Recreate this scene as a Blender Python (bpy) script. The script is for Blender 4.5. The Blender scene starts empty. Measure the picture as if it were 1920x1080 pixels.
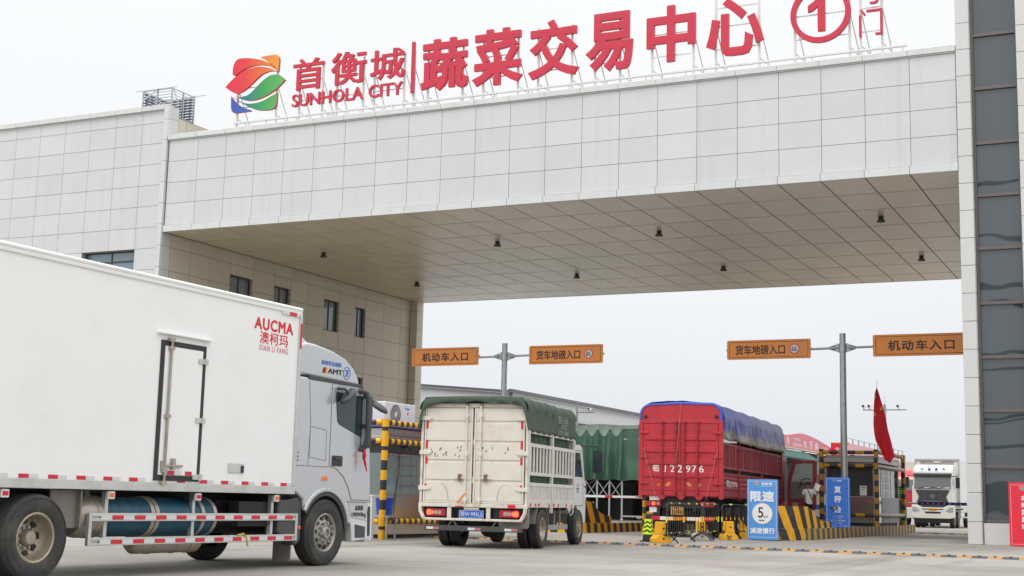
import bpy, bmesh, math, random
from mathutils import Vector, Matrix, noise
random.seed(7)
SC = bpy.context.scene
COL = SC.collection
R = math.radians

# ------------------------------------------------------------------ camera
CAMLOC = Vector((40.690, -48.057, 1.108))
YAW, PITCH, ROLL, FPX = 0.44857, 0.15226, 0.02433, 2578.713
def look_matrix(yaw, pitch, roll):
    f = Vector((-math.sin(yaw)*math.cos(pitch), math.cos(yaw)*math.cos(pitch), math.sin(pitch)))
    r = Vector((math.cos(yaw), math.sin(yaw), 0)); u = r.cross(f)
    c, s = math.cos(roll), math.sin(roll)
    r2 = r*c + u*s; u2 = u*c - r*s
    m = Matrix((r2, u2, -f)).transposed().to_4x4()
    m.translation = CAMLOC
    return m
cam_data = bpy.data.cameras.new('camera')
cam_data.sensor_width = 36.0
cam_data.lens = FPX/1920*36.0
cam_data.clip_start = 0.1; cam_data.clip_end = 3000
cam = bpy.data.objects.new('camera', cam_data); COL.objects.link(cam)
cam.matrix_world = look_matrix(YAW, PITCH, ROLL)
SC.camera = cam

# ------------------------------------------------------------------ world: bright overcast sky
SUN_EL, SUN_AZ = R(58), R(205)       # azimuth clockwise from +Y
world = bpy.data.worlds.new('World'); SC.world = world; world.use_nodes = True
nt = world.node_tree; nt.nodes.clear()
def wn(t, **k):
    n = nt.nodes.new(t)
    for a, b in k.items(): setattr(n, a, b)
    return n
sky = wn('ShaderNodeTexSky', sky_type='NISHITA', sun_disc=False)
sky.sun_elevation = SUN_EL; sky.sun_rotation = SUN_AZ
sky.air_density = 1.0; sky.dust_density = 6.0; sky.ozone_density = 1.0
hs = wn('ShaderNodeHueSaturation'); hs.inputs['Saturation'].default_value = 0.12; hs.inputs['Value'].default_value = 0.25
nt.links.new(sky.outputs[0], hs.inputs['Color'])
tc = wn('ShaderNodeTexCoord'); sx = wn('ShaderNodeSeparateXYZ'); nt.links.new(tc.outputs['Generated'], sx.inputs[0])
ramp = wn('ShaderNodeValToRGB'); nt.links.new(sx.outputs['Z'], ramp.inputs[0])     # cloud deck: brighter overhead
cr = ramp.color_ramp
SKYMUL = 20.0
cr.elements[0].position = 0.0; cr.elements[0].color = (0.372, 0.385, 0.408, 1)
cr.elements[1].position = 1.0; cr.elements[1].color = (1.0, 1.0, 1.0, 1)
e = cr.elements.new(0.11); e.color = (0.398, 0.411, 0.430, 1)
e = cr.elements.new(0.22); e.color = (0.428, 0.437, 0.446, 1)
e = cr.elements.new(0.38); e.color = (0.452, 0.460, 0.466, 1)
e = cr.elements.new(0.50); e.color = (0.66, 0.665, 0.67, 1)
cn = wn('ShaderNodeTexNoise'); cn.inputs['Scale'].default_value = 3.0; cn.inputs['Detail'].default_value = 4.0
nt.links.new(tc.outputs['Generated'], cn.inputs['Vector'])
mr = wn('ShaderNodeMapRange'); mr.inputs[1].default_value = .3; mr.inputs[2].default_value = .7
mr.inputs[3].default_value = SKYMUL*0.985; mr.inputs[4].default_value = SKYMUL*1.015
nt.links.new(cn.outputs['Fac'], mr.inputs[0])
vm = wn('ShaderNodeVectorMath', operation='SCALE'); nt.links.new(ramp.outputs[0], vm.inputs[0]); nt.links.new(mr.outputs[0], vm.inputs['Scale'])
va = wn('ShaderNodeVectorMath', operation='ADD'); nt.links.new(vm.outputs[0], va.inputs[0]); nt.links.new(hs.outputs[0], va.inputs[1])
bg = wn('ShaderNodeBackground'); bg.inputs['Strength'].default_value = 0.1
nt.links.new(va.outputs[0], bg.inputs['Color'])
wo = wn('ShaderNodeOutputWorld'); nt.links.new(bg.outputs[0], wo.inputs['Surface'])

sun_d = bpy.data.lights.new('sun', 'SUN'); sun_d.energy = 0.7; sun_d.angle = R(14); sun_d.color = (1.0, 0.97, 0.92)
sun = bpy.data.objects.new('sun', sun_d); COL.objects.link(sun)
sdir = Vector((math.sin(SUN_AZ)*math.cos(SUN_EL), math.cos(SUN_AZ)*math.cos(SUN_EL), math.sin(SUN_EL)))
sun.rotation_euler = (-sdir).to_track_quat('-Z', 'Y').to_euler()
sun.location = sdir*80

vs = SC.view_settings
vs.view_transform = 'Standard'; vs.look = 'None'; vs.exposure = 0.0; vs.gamma = 1.0; vs.use_curve_mapping = False
SC.render.engine = 'CYCLES'
SC.cycles.max_bounces = 6; SC.cycles.diffuse_bounces = 4; SC.cycles.glossy_bounces = 3; SC.cycles.transmission_bounces = 4
SC.cycles.transparent_max_bounces = 6
SC.cycles.caustics_reflective = False; SC.cycles.caustics_refractive = False

# ------------------------------------------------------------------ materials
def srgb(r, g, b):
    f = lambda c: (c/255/12.92) if c/255 <= 0.04045 else ((c/255+0.055)/1.055)**2.4
    return (f(r), f(g), f(b))
class NT:
    def __init__(s, name):
        s.m = bpy.data.materials.new(name); s.m.use_nodes = True
        s.t = s.m.node_tree; s.b = s.t.nodes['Principled BSDF']
    def n(s, t, **k):
        n = s.t.nodes.new(t)
        for a, b in k.items(): setattr(n, a, b)
        return n
    def l(s, a, b): s.t.links.new(a, b)
    def coord(s, scale=(1, 1, 1)):
        c = s.n('ShaderNodeTexCoord'); m = s.n('ShaderNodeMapping'); m.inputs['Scale'].default_value = scale
        s.l(c.outputs['Object'], m.inputs[0]); return m.outputs[0]
    def noise(s, scale, detail=4, vec=None, rough=.55):
        n = s.n('ShaderNodeTexNoise'); n.inputs['Scale'].default_value = scale; n.inputs['Detail'].default_value = detail
        n.inputs['Roughness'].default_value = rough
        if vec is not None: s.l(vec, n.inputs['Vector'])
        return n.outputs['Fac']
    def rng(s, v, a, b, c, d):
        m = s.n('ShaderNodeMapRange'); s.l(v, m.inputs[0])
        for i, x in enumerate((a, b, c, d)): m.inputs[i+1].default_value = x
        return m.outputs[0]
    def mix(s, fac, a, b, mode='MIX'):
        m = s.n('ShaderNodeMix', data_type='RGBA', blend_type=mode)
        def put(i, v):
            if hasattr(v, 'is_output') or hasattr(v, 'links'): s.l(v, m.inputs[i])
            else: m.inputs[i].default_value = (*v, 1) if len(v) == 3 else v
        if isinstance(fac, (int, float)): m.inputs[0].default_value = fac
        else: s.l(fac, m.inputs[0])
        put(6, a); put(7, b); return m.outputs[2]
    def math(s, op, a, b=None):
        m = s.n('ShaderNodeMath', operation=op)
        for i, v in enumerate((a, b)):
            if v is None: continue
            if isinstance(v, (int, float)): m.inputs[i].default_value = v
            else: s.l(v, m.inputs[i])
        return m.outputs[0]
    def bump(s, h, strength=.2, dist=.02):
        b = s.n('ShaderNodeBump'); b.inputs['Strength'].default_value = strength; b.inputs['Distance'].default_value = dist
        s.l(h, b.inputs['Height']); s.l(b.outputs[0], s.b.inputs['Normal'])
    def color(s, c):
        if isinstance(c, tuple): s.b.inputs['Base Color'].default_value = (*c, 1)
        else: s.l(c, s.b.inputs['Base Color'])
MATS = {}
def mat(name, col, rough=.5, metal=0., var=.12, vscale=3., dirt=None, dirt_amt=0., dirt_scale=1.2, bump=0., bscale=30., coat=0., island=0., streak=0., spec=.5, emit=0.):
    """painted / plain surface: base colour, soft mottling, optional dirt patches, vertical streaks, per-island tone, bump"""
    if name in MATS: return MATS[name]
    k = NT(name); b = k.b
    b.inputs['Roughness'].default_value = rough; b.inputs['Metallic'].default_value = metal
    b.inputs['Specular IOR Level'].default_value = spec
    if coat: b.inputs['Coat Weight'].default_value = coat; b.inputs['Coat Roughness'].default_value = .12
    v = k.coord()
    c = k.mix(k.noise(vscale, 5, v), tuple(x*(1-var) for x in col), tuple(min(1, x*(1+var)) for x in col))
    if island:
        g = k.n('ShaderNodeNewGeometry')
        c = k.mix(1.0, c, k.rng(g.outputs['Random Per Island'], 0, 1, 1-island, 1.0), 'MULTIPLY')
    if streak:
        sv = k.coord((1.7, 1.7, .07))
        c = k.mix(k.rng(k.noise(2.0, 3, sv), .55, .8, 0, streak), c, tuple(x*.55 for x in col))
    if dirt:
        c = k.mix(k.rng(k.noise(dirt_scale, 8, v, .7), .5, .75, 0, dirt_amt), c, dirt)
    k.color(c)
    if rough > .2:
        k.l(k.rng(k.noise(vscale*2.3, 3, v), 0, 1, rough*.85, min(1, rough*1.15)), b.inputs['Roughness'])
    if bump: k.bump(k.noise(bscale, 4, v), bump, .01)
    if emit:
        b.inputs['Emission Color'].default_value = (*col, 1); b.inputs['Emission Strength'].default_value = emit
    MATS[name] = k.m; return k.m
def stripes(name, period, ax, ca, cb, slant=0., rough=.55, wear=.3, duty=.5, grime=(.12, .11, .1)):
    """warning paint in two colours, bands across the given object axes (ax = weights of x, y, z)"""
    if name in MATS: return MATS[name]
    k = NT(name)
    c = k.n('ShaderNodeTexCoord'); d = k.n('ShaderNodeVectorMath', operation='DOT_PRODUCT')
    k.l(c.outputs['Object'], d.inputs[0]); d.inputs[1].default_value = ax
    v = k.coord()
    t = k.math('FRACT', k.math('DIVIDE', d.outputs['Value'], period))
    col = k.mix(k.math('GREATER_THAN', t, duty), ca, cb)
    col = k.mix(k.rng(k.noise(2.2, 8, v, .75), .52, .8, 0, wear), col, grime)
    k.color(col); k.b.inputs['Roughness'].default_value = rough
    MATS[name] = k.m; return k.m
def glass(name, col, rough=.04, wave=0., wscale=.6, spec=.9):
    if name in MATS: return MATS[name]
    k = NT(name); k.color(col); k.b.inputs['Roughness'].default_value = rough
    k.b.inputs['Specular IOR Level'].default_value = spec; k.b.inputs['IOR'].default_value = 1.6
    if wave: k.bump(k.noise(wscale, 2, k.coord()), wave, .05)
    MATS[name] = k.m; return k.m

# ------------------------------------------------------------------ mesh builder
class MB:
    def __init__(s): s.v = []; s.f = []; s.fm = []; s.ms = []; s.mi = 0
    def mat(s, m):
        if m not in s.ms: s.ms.append(m)
        s.mi = s.ms.index(m); return s
    def add(s, vs, fs):
        o = len(s.v); s.v += [tuple(p) for p in vs]
        for f in fs: s.f.append([i+o for i in f]); s.fm.append(s.mi)
        return s
    def box(s, x0, x1, y0, y1, z0, z1):
        vs = [(x, y, z) for z in (z0, z1) for y in (y0, y1) for x in (x0, x1)]
        return s.add(vs, [(0, 2, 3, 1), (4, 5, 7, 6), (0, 1, 5, 4), (2, 6, 7, 3), (0, 4, 6, 2), (1, 3, 7, 5)])
    def obox(s, c, u, v, w):
        """box by centre and three half-edge vectors"""
        c, u, v, w = map(Vector, (c, u, v, w))
        vs = [c + u*a + v*b + w*d for d in (-1, 1) for b in (-1, 1) for a in (-1, 1)]
        return s.add(vs, [(0, 2, 3, 1), (4, 5, 7, 6), (0, 1, 5, 4), (2, 6, 7, 3), (0, 4, 6, 2), (1, 3, 7, 5)])
    def prism(s, poly, ax, lo, hi):
        """polygon in the plane of the two other axes (in order), extruded along ax 0/1/2"""
        def P(a, b, t): return [(t, a, b), (a, t, b), (a, b, t)][ax]
        n = len(poly)
        vs = [P(a, b, lo) for a, b in poly] + [P(a, b, hi) for a, b in poly]
        return s.add(vs, [list(range(n))[::-1], list(range(n, 2*n))] + [(i, (i+1) % n, n+(i+1) % n, n+i) for i in range(n)])
    def cyl(s, p, q, r0, r1=None, n=12, cap=True):
        p, q = Vector(p), Vector(q); r1 = r0 if r1 is None else r1
        d = (q-p).normalized(); a = d.orthogonal().normalized(); b = d.cross(a)
        vs = []
        for c, r in ((p, r0), (q, r1)):
            for i in range(n):
                t = 2*math.pi*i/n; vs.append(c + a*(r*math.cos(t)) + b*(r*math.sin(t)))
        fs = [(i, (i+1) % n, n+(i+1) % n, n+i) for i in range(n)]
        if cap: fs += [list(range(n))[::-1], list(range(n, 2*n))]
        return s.add(vs, fs)
    def tube(s, pts, r, n=8):
        pts = [Vector(p) for p in pts]; rings = []; a = None
        for i, p in enumerate(pts):
            d = (pts[min(i+1, len(pts)-1)] - pts[max(i-1, 0)]).normalized()
            a = d.orthogonal().normalized() if a is None else (a - d*a.dot(d)).normalized()
            b = d.cross(a)
            rr = r[i] if isinstance(r, (list, tuple)) else r
            rings.append([p + a*(rr*math.cos(2*math.pi*j/n)) + b*(rr*math.sin(2*math.pi*j/n)) for j in range(n)])
        vs = [q for ring in rings for q in ring]; fs = []
        for i in range(len(pts)-1):
            for j in range(n): fs.append((i*n+j, i*n+(j+1) % n, (i+1)*n+(j+1) % n, (i+1)*n+j))
        fs += [list(range(n))[::-1], [(len(pts)-1)*n+j for j in range(n)]]
        return s.add(vs, fs)
    def lathe(s, prof, o=(0, 0, 0), ax=0, n=32):
        """prof = (radius, position along axis ax)"""
        vs = []; m = len(prof)
        for i in range(n):
            t = 2*math.pi*i/n; c, sn = math.cos(t), math.sin(t)
            for r, h in prof:
                q = [(h, r*c, r*sn), (r*sn, h, r*c), (r*c, r*sn, h)][ax]
                vs.append((q[0]+o[0], q[1]+o[1], q[2]+o[2]))
        fs = []
        for i in range(n):
            for j in range(m-1):
                fs.append((i*m+j, i*m+j+1, ((i+1) % n)*m+j+1, ((i+1) % n)*m+j))
        return s.add(vs, fs)
    def grid(s, fn, nu, nv):
        vs = [fn(i/nu, j/nv) for j in range(nv+1) for i in range(nu+1)]
        return s.add(vs, [(j*(nu+1)+i, j*(nu+1)+i+1, (j+1)*(nu+1)+i+1, (j+1)*(nu+1)+i) for j in range(nv) for i in range(nu)])
    def text(s, body, o, u, v, h=None, w=None, depth=.004, bold=0., shear=0., align='C', xs=None, sp=1.0):
        """lettering whose centre (or left middle) sits at o, running along u, upright along v; h/w = box to fill"""
        c = bpy.data.curves.new('text', 'FONT'); c.body = body; c.size = 1; c.bevel_depth = bold; c.bevel_resolution = 0; c.extrude = .5; c.shear = shear; c.resolution_u = 3; c.space_character = sp
        ob = bpy.data.objects.new('text', c); COL.objects.link(ob)
        dg = bpy.context.evaluated_depsgraph_get(); dg.update()
        me = bpy.data.meshes.new_from_object(ob.evaluated_get(dg))
        X = [q.co.x for q in me.vertices]; Y = [q.co.y for q in me.vertices]
        x0, x1, y0, y1 = min(X), max(X), min(Y), max(Y)
        sc = (h/(y1-y0)) if h else (w/(x1-x0)); sw = (w/(x1-x0)) if w else sc
        o, u, v = Vector(o), Vector(u).normalized(), Vector(v).normalized(); n = u.cross(v)
        cx = (x0+x1)/2 if align == 'C' else x0; cy = (y0+y1)/2
        vs = [o + u*((q.co.x-cx)*sw) + v*((q.co.y-cy)*sc) + n*((q.co.z+.5+bold)/(1+2*bold)*depth) for q in me.vertices]
        s.add(vs, [tuple(p.vertices) for p in me.polygons])
        bpy.data.objects.remove(ob); bpy.data.curves.remove(c); bpy.data.meshes.remove(me)
        return s
    def build(s, name, parent=None, bevel=0., seg=2, smooth=40, loc=None, recalc=True, sub=0):
        me = bpy.data.meshes.new(name); me.from_pydata(s.v, [], s.f)
        for m in s.ms: me.materials.append(m)
        if s.ms: me.polygons.foreach_set('material_index', s.fm)
        if recalc:
            bm = bmesh.new(); bm.from_mesh(me); bmesh.ops.recalc_face_normals(bm, faces=bm.faces); bm.to_mesh(me); bm.free()
        me.polygons.foreach_set('use_smooth', [True]*len(me.polygons)); me.set_sharp_from_angle(angle=R(smooth))
        me.update()
        o = bpy.data.objects.new(name, me); COL.objects.link(o)
        if parent: o.parent = parent
        if loc: o.location = loc
        if bevel:
            b = o.modifiers.new('bevel', 'BEVEL'); b.width = bevel; b.segments = seg; b.limit_method = 'ANGLE'; b.angle_limit = R(35); b.harden_normals = True
        if sub:
            b = o.modifiers.new('sub', 'SUBSURF'); b.levels = sub; b.render_levels = sub
        return o
def tag(o, label, cat, group=None):
    o['label'] = label; o['category'] = cat
    if group: o['group'] = group
    return o
def kind(o, k): o['kind'] = k; return o
def thing(name, loc, label, cat, group=None, heading=0.):
    o = bpy.data.objects.new(name, None); o.empty_display_size = .3; COL.objects.link(o)
    o.location = loc; o.rotation_euler = (0, 0, -R(heading))
    return tag(o, label, cat, group)
def copy_tree(o, parent=None):
    c = o.copy(); COL.objects.link(c)
    if parent: c.parent = parent
    for ch in [q for q in o.children]: copy_tree(ch, c)
    return c
def rects_minus(r, holes):
    out = [r]
    for h in holes:
        nxt = []
        for a in out:
            x0, x1 = max(a[0], h[0]), min(a[1], h[1]); y0, y1 = max(a[2], h[2]), min(a[3], h[3])
            if x1-x0 < 1e-4 or y1-y0 < 1e-4: nxt.append(a); continue
            if x0-a[0] > 1e-4: nxt.append((a[0], x0, a[2], a[3]))
            if a[1]-x1 > 1e-4: nxt.append((x1, a[1], a[2], a[3]))
            if y0-a[2] > 1e-4: nxt.append((x0, x1, a[2], y0))
            if a[3]-y1 > 1e-4: nxt.append((x0, x1, y1, a[3]))
        out = nxt
    return out
def panels(mb, o, u, v, n, us, vs, holes=(), gap=.015, t=.03, gapv=None):
    """cladding: one thin slab per cell of the grid us x vs, open joints between, on the plane o + a*u + b*v, outside = n"""
    o, u, v, n = map(Vector, (o, u, v, n))
    for i in range(len(us)-1):
        for j in range(len(vs)-1):
            for a0, a1, b0, b1 in rects_minus((us[i], us[i+1], vs[j], vs[j+1]), holes):
                a0 += gap/2; a1 -= gap/2; b0 += (gapv or gap)/2; b1 -= (gapv or gap)/2
                if a1-a0 < .02 or b1-b0 < .02: continue
                tilt = random.uniform(-.0015, .0015)
                mb.obox(o + u*((a0+a1)/2) + v*((b0+b1)/2) + n*(t/2+tilt), u*((a1-a0)/2), v*((b1-b0)/2), n*(t/2))
    return mb
def arc(cx, cy, r, a0, a1, n, ry=None):
    return [(cx + r*math.cos(R(a0+(a1-a0)*i/n)), cy + (ry or r)*math.sin(R(a0+(a1-a0)*i/n))) for i in range(n+1)]
def rrect(x0, x1, y0, y1, r, n=5):
    return (arc(x1-r, y0+r, r, -90, 0, n) + arc(x1-r, y1-r, r, 0, 90, n) + arc(x0+r, y1-r, r, 90, 180, n) + arc(x0+r, y0+r, r, 180, 270, n))
UX, UY, UZ = Vector((1, 0, 0)), Vector((0, 1, 0)), Vector((0, 0, 1))

# shared materials
M_PANEL = mat('cladding light grey', (.66, .675, .675), .42, 0, .05, .6, island=.06, streak=.20, dirt=(.50,.46,.40), dirt_amt=.16, dirt_scale=.55, bump=.08, bscale=160)
M_PANELW = mat('cladding beige', (.66, .605, .49), .45, 0, .06, .6, island=.10, streak=.15, bump=.08, bscale=160)
M_SOFFIT = mat('soffit cladding beige', (.70, .61, .475), .33, 0, .05, .5, island=.05, dirt=(.40, .34, .26), dirt_amt=.22, dirt_scale=.35)
M_TRIM = mat('coping stone grey', (.70, .71, .705), .5, 0, .06, 1.5, streak=.35, island=.06)
M_JOINT = mat('joint sealant', (.15, .15, .145), .8)
M_ROOF = mat('roof membrane', (.3, .3, .3), .8)
M_DKFRAME = mat('dark window frame', (.055, .055, .06), .4)
M_GALV = mat('galvanised steel', (.46, .48, .49), .38, .75, .15, 6, dirt=(.25, .22, .18), dirt_amt=.3)
M_WHITESTEEL = mat('white painted steel', (.72, .73, .71), .45, 0, .08, 5, dirt=(.30, .17, .09), dirt_amt=.35, dirt_scale=3)
M_BLACK = mat('black plastic', (.025, .026, .028), .45, 0, .2, 6)
M_DKGREY = mat('dark grey plastic', (.055, .058, .062), .5, 0, .15, 5, dirt=(.18, .16, .13), dirt_amt=.25)
M_RUBBER = mat('tyre rubber', (.042, .041, .040), .8, 0, .25, 8, dirt=(.16, .145, .125), dirt_amt=.55, dirt_scale=3, bump=.2, bscale=60)
M_CHASSIS = mat('chassis black', (.022, .022, .024), .6, 0, .3, 5, dirt=(.10, .085, .07), dirt_amt=.5, dirt_scale=4)
M_RIM = mat('dusty wheel rim', (.43, .37, .285), .42, .6, .2, 9, dirt=(.17, .13, .09), dirt_amt=.6, dirt_scale=7)
M_RED_TAPE = mat('red reflective tape', (.62, .02, .035), .35, 0, .1, 10)
M_WHT_TAPE = mat('white reflective tape', (.66, .67, .67), .35, 0, .1, 10)
M_YEL = srgb(236, 172, 22); M_BLK = (.03, .03, .032)
M_STEEL = mat('brushed stainless steel', (.50, .48, .45), .17, .95, .14, 2.5, bump=.25, bscale=2.2)
M_WHITE = mat('white paint', (.80, .80, .79), .35, 0, .03, 2)
M_TXTW = mat('white lettering', (.80, .80, .80), .5)
M_TXTB = mat('black lettering', (.03, .025, .025), .5)
M_SIGNRED = mat('red letter enamel', srgb(203, 48, 72), .38, 0, .05, 2, dirt=(.35, .05, .07), dirt_amt=.25)

# ================================================================== GROUND
def ground_mat():
    k = NT('concrete apron'); v = k.coord()
    big = k.noise(.09, 6, v, .6); mid = k.noise(.8, 7, v, .65); fine = k.noise(30, 4, v)
    c = k.mix(k.rng(mid, .3, .7, 0, 1), srgb(150, 146, 138), srgb(172, 168, 160))
    c = k.mix(k.rng(big, .44, .60, 0, .7), c, srgb(126, 123, 118))
    c = k.mix(k.rng(fine, .35, .7, 0, .25), c, srgb(120, 118, 113))
    tr = k.coord((.9, .035, 1))                                       # tyre rubber rubbed in along the lanes
    c = k.mix(k.rng(k.noise(1.0, 5, tr, .65), .53, .72, 0, .62), c, srgb(98, 95, 91))
    tx = k.coord((.05, .55, 1))
    c = k.mix(k.rng(k.noise(1.0, 5, tx, .6), .56, .72, 0, .30), c, srgb(176, 172, 163))
    sp = k.noise(1.9, 4, v); c = k.mix(k.rng(sp, .66, .74, 0, .6), c, srgb(92, 89, 85))   # oil spots
    # slab joints every 5 m
    sx_ = k.n('ShaderNodeSeparateXYZ'); k.l(v, sx_.inputs[0])
    for o, per in (('X', 5.0), ('Y', 6.0)):
        t = k.math('FRACT', k.math('DIVIDE', k.math('ADD', sx_.outputs[o], 200.7), per))
        t = k.math('ABSOLUTE', k.math('SUBTRACT', t, .5))
        c = k.mix(k.rng(k.math('GREATER_THAN', t, .5-.011/per), 0, 1, 0, .65), c, srgb(95, 92, 86))
    vo = k.n('ShaderNodeTexVoronoi', feature='DISTANCE_TO_EDGE'); vo.inputs['Scale'].default_value = .13          # hairline cracks
    wv = k.n('ShaderNodeVectorMath', operation='ADD'); k.l(v, wv.inputs[0])
    nz = k.n('ShaderNodeTexNoise'); nz.inputs['Scale'].default_value = .6; nz.inputs['Detail'].default_value = 5; k.l(v, nz.inputs['Vector']); k.l(nz.outputs['Color'], wv.inputs[1]); k.l(wv.outputs[0], vo.inputs['Vector'])
    c = k.mix(k.rng(vo.outputs['Distance'], .0, .0014, .34, 0), c, srgb(84, 81, 77))
    k.color(c)
    wet = k.rng(k.noise(.16, 3, v), .60, .66, 0, 1)
    k.l(k.rng(wet, 0, 1, .82, .38), k.b.inputs['Roughness'])
    k.bump(fine, .12, .01)
    return k.m
kind(MB().mat(ground_mat()).add([(-500, -160, 0), (500, -160, 0), (500, 900, 0), (-500, 900, 0)], [(0, 1, 2, 3)]).build('ground', recalc=False), 'structure')

# ================================================================== GATEWAY BEAM
W = 34.46; ZB, ZT = 12.63, 17.11
JX = [1.62+1.56*k for k in range(21)]
gate = thing('entrance_gateway', (0, 0, 0), 'long light grey panelled gateway beam spanning the truck lanes, beige soffit below', 'gateway')
mb = MB().mat(M_JOINT).box(0.03, W-.01, .10, 23.35, ZB+.045, ZT-.15)
mb.mat(M_ROOF).box(0.03, W-.01, .30, 23.35, ZT-.15, ZT-.10)
mb.build('beam', gate)
mb = panels(MB().mat(M_PANEL), (0, .10, 0), UX, UZ, -UY, [.035]+[x+.05 for x in JX]+[W-.02], [12.93, 13.93, 14.905, 15.88, 16.855])
mb.build('facade_cladding', gate, bevel=.004, seg=1)
mb = MB().mat(M_TRIM); xs = [0]+JX+[W-.01]
for a, b in zip(xs, xs[1:]): mb.box(a+.008, b-.008, 0, .13, ZB, 12.915)
mb.build('lower_trim', gate, bevel=.006, seg=1)
mb = MB().mat(M_TRIM)
for a, b in zip(xs, xs[1:]): mb.box(a+.006, b-.006, -.03, .42, 16.90, ZT)
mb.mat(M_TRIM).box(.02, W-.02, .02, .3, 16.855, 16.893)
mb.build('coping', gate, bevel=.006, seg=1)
mb = MB().mat(M_WHITESTEEL).tube([(.2+i*.35, .12, ZT+.05+.004*math.sin(i*1.7)) for i in range(99)], .016, 6)
mb.build('conduit', gate)
mb = panels(MB().mat(M_SOFFIT), (0, 0, ZB+.04), UX, UY, -UZ, [.04]+JX+[W-.02], [.15, 2.65, 5.47, 8.7, 11.9, 15.2, 18.31, 21.25, 23.4], gap=.045, gapv=.085)
mb.build('soffit', gate, bevel=.004, seg=1)
MB().mat(M_TRIM).box(.43, W-.02, 23.36, 23.48, ZB, ZT).build('rear_fascia', gate)

# downlights on the soffit
def downlight(x, y, label):
    o = thing('soffit_downlight', (x, y, ZB), label, 'ceiling light', 'bell-shaped downlights under the gateway soffit')
    MB().mat(M_BLACK).lathe([(0, 0), (.105, 0), (.105, -.10), (.08, -.115), (0, -.115)], ax=2, n=18).build('housing', o)
    MB().mat(M_DKGREY).lathe([(.09, -.10), (.14, -.15), (.175, -.215), (.17, -.22), (.14, -.165), (.08, -.115)], ax=2, n=24).build('reflector', o)
    MB().mat(glass('lamp glass', (.5, .5, .48), .2)).lathe([(0, -.172), (.135, -.172), (.135, -.18), (0, -.18)], ax=2, n=18).build('lens', o)
rows = [('front row', 6.85, [(4.14, 'leftmost, nearest the passage wall'), (13.48, 'second from the left'), (21.2, 'third from the left'), (30.55, 'rightmost, near the glass tower')]),
        ('rear row', 16.25, [(4.0, 'leftmost, above the corner pier'), (13.42, 'second from the left'), (21.2, 'third from the left'), (30.62, 'rightmost, beside the grey pier')])]
for rn, y, ls in rows:
    for x, d in ls: downlight(x, y, f'dark bell downlight under the soffit, {rn}, {d}')

# ================================================================== LEFT WING
wing = thing('gatehouse_wing', (0, 0, 0), 'light grey panelled building wing left of the gateway with narrow dark side windows', 'building')
WT = 18.6
mb = MB().mat(M_JOINT).box(-14.5, -.10, .10, 23.4, 0, 18.1)
mb.box(-14.5, -.10, .10, .7, 18.1, 18.5)
mb.mat(M_ROOF).box(-14.4, -.12, .7, 23.3, 18.1, 18.14); mb.build('wall_core', wing)
rz = [0, .24]+[.24+.975*k for k in range(1, 19)]+[18.36]
rz = sorted(set(round(z, 3) for z in [12.91-.975*k for k in range(13)]+[12.91+.975*k for k in range(1, 6)]+[0.05, 18.36]))
cx = [-14.3, -12.5, -10.95, -9.39, -7.83, -6.27, -4.71, -3.155, -1.6, -.28]
fw = (-4.71, -1.6, 9.98, 11.935)
panels(MB().mat(M_PANEL), (0, .10, 0), UX, UZ, -UY, cx, rz, [fw]).build('front_cladding', wing, bevel=.004, seg=1)
mb = MB().mat(M_TRIM)
for a, b in zip(cx, cx[1:]): mb.box(a+.006, b-.006, -.06, .4, 18.37, WT)
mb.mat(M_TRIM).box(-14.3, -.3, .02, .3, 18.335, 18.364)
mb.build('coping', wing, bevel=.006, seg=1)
mb = MB().mat(M_TRIM); zs = [0]+[13.0+.975*k for k in range(-13, 6)]+[WT]
zs = [z for z in zs if z >= 0]
for a, b in zip(zs, zs[1:]): mb.box(-.275, -.02, -.06, .12, a+.006, b-.006)
mb.build('corner_trim', wing, bevel=.006, seg=1)
wr = [0, .55, 1.6, 2.65, 3.7, 4.72, 5.75, 6.78, 7.85, 8.93, 9.95, 10.97, 12.05, 12.66]
wc = [.70, 2.14, 3.61, 5.2, 7.09, 8.85, 10.35, 11.9, 13.42, 15.0, 16.58, 17.68, 19.65, 21.59, 22.72]
wins = [(5.2, 7.0, 9.9, 11.53), (8.85, 10.28, 9.88, 11.52), (13.42, 14.92, 9.84, 11.49), (16.58, 17.65, 9.84, 11.48), (16.58, 17.65, 5.9, 7.58), (8.85, 10.28, 5.9, 7.58)]
panels(MB().mat(M_PANEL), (-.10, 0, 0), UY, UZ, UX, [.06, .69], wr).build('corner_cladding', wing, bevel=.004, seg=1)
panels(MB().mat(M_PANEL), (-.10, 0, 0), UY, UZ, UX, [.02, .75], [17.2, 17.95, 18.55]).build('parapet_return', wing, bevel=.004, seg=1)
panels(MB().mat(M_PANELW), (-.10, 0, 0), UY, UZ, UX, wc, wr, wins).build('passage_cladding', wing, bevel=.004, seg=1)
panels(MB().mat(M_PANELW), (-.10, 0, 0), UY, UZ, UX, [.76, 1.3, 3.6, 6.4, 9.2, 12, 15, 18, 21, 23.3], [17.1, 18.1]).build('parapet_cladding', wing, bevel=.004, seg=1)
mb = MB().mat(M_JOINT).box(-.08, .36, 22.76, 23.44, 0, 12.6); mb.mat(M_PANELW)
for a, b in zip(wr, wr[1:]):
    mb.box(-.07, .36, 22.73, 22.758, a+.008, b-.008); mb.box(.362, .40, 22.73, 23.46, a+.008, b-.008)
mb.build('corner_pier', wing, bevel=.004, seg=1)
M_WINGLASS = glass('window glass', (.17, .205, .23), .05, .10, .8)
M_BLUEGLASS = glass('blue window glass', (.16, .24, .30), .05, .08, .7)
M_REVEAL = mat('window reveal', (.40, .38, .34), .6)
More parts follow.
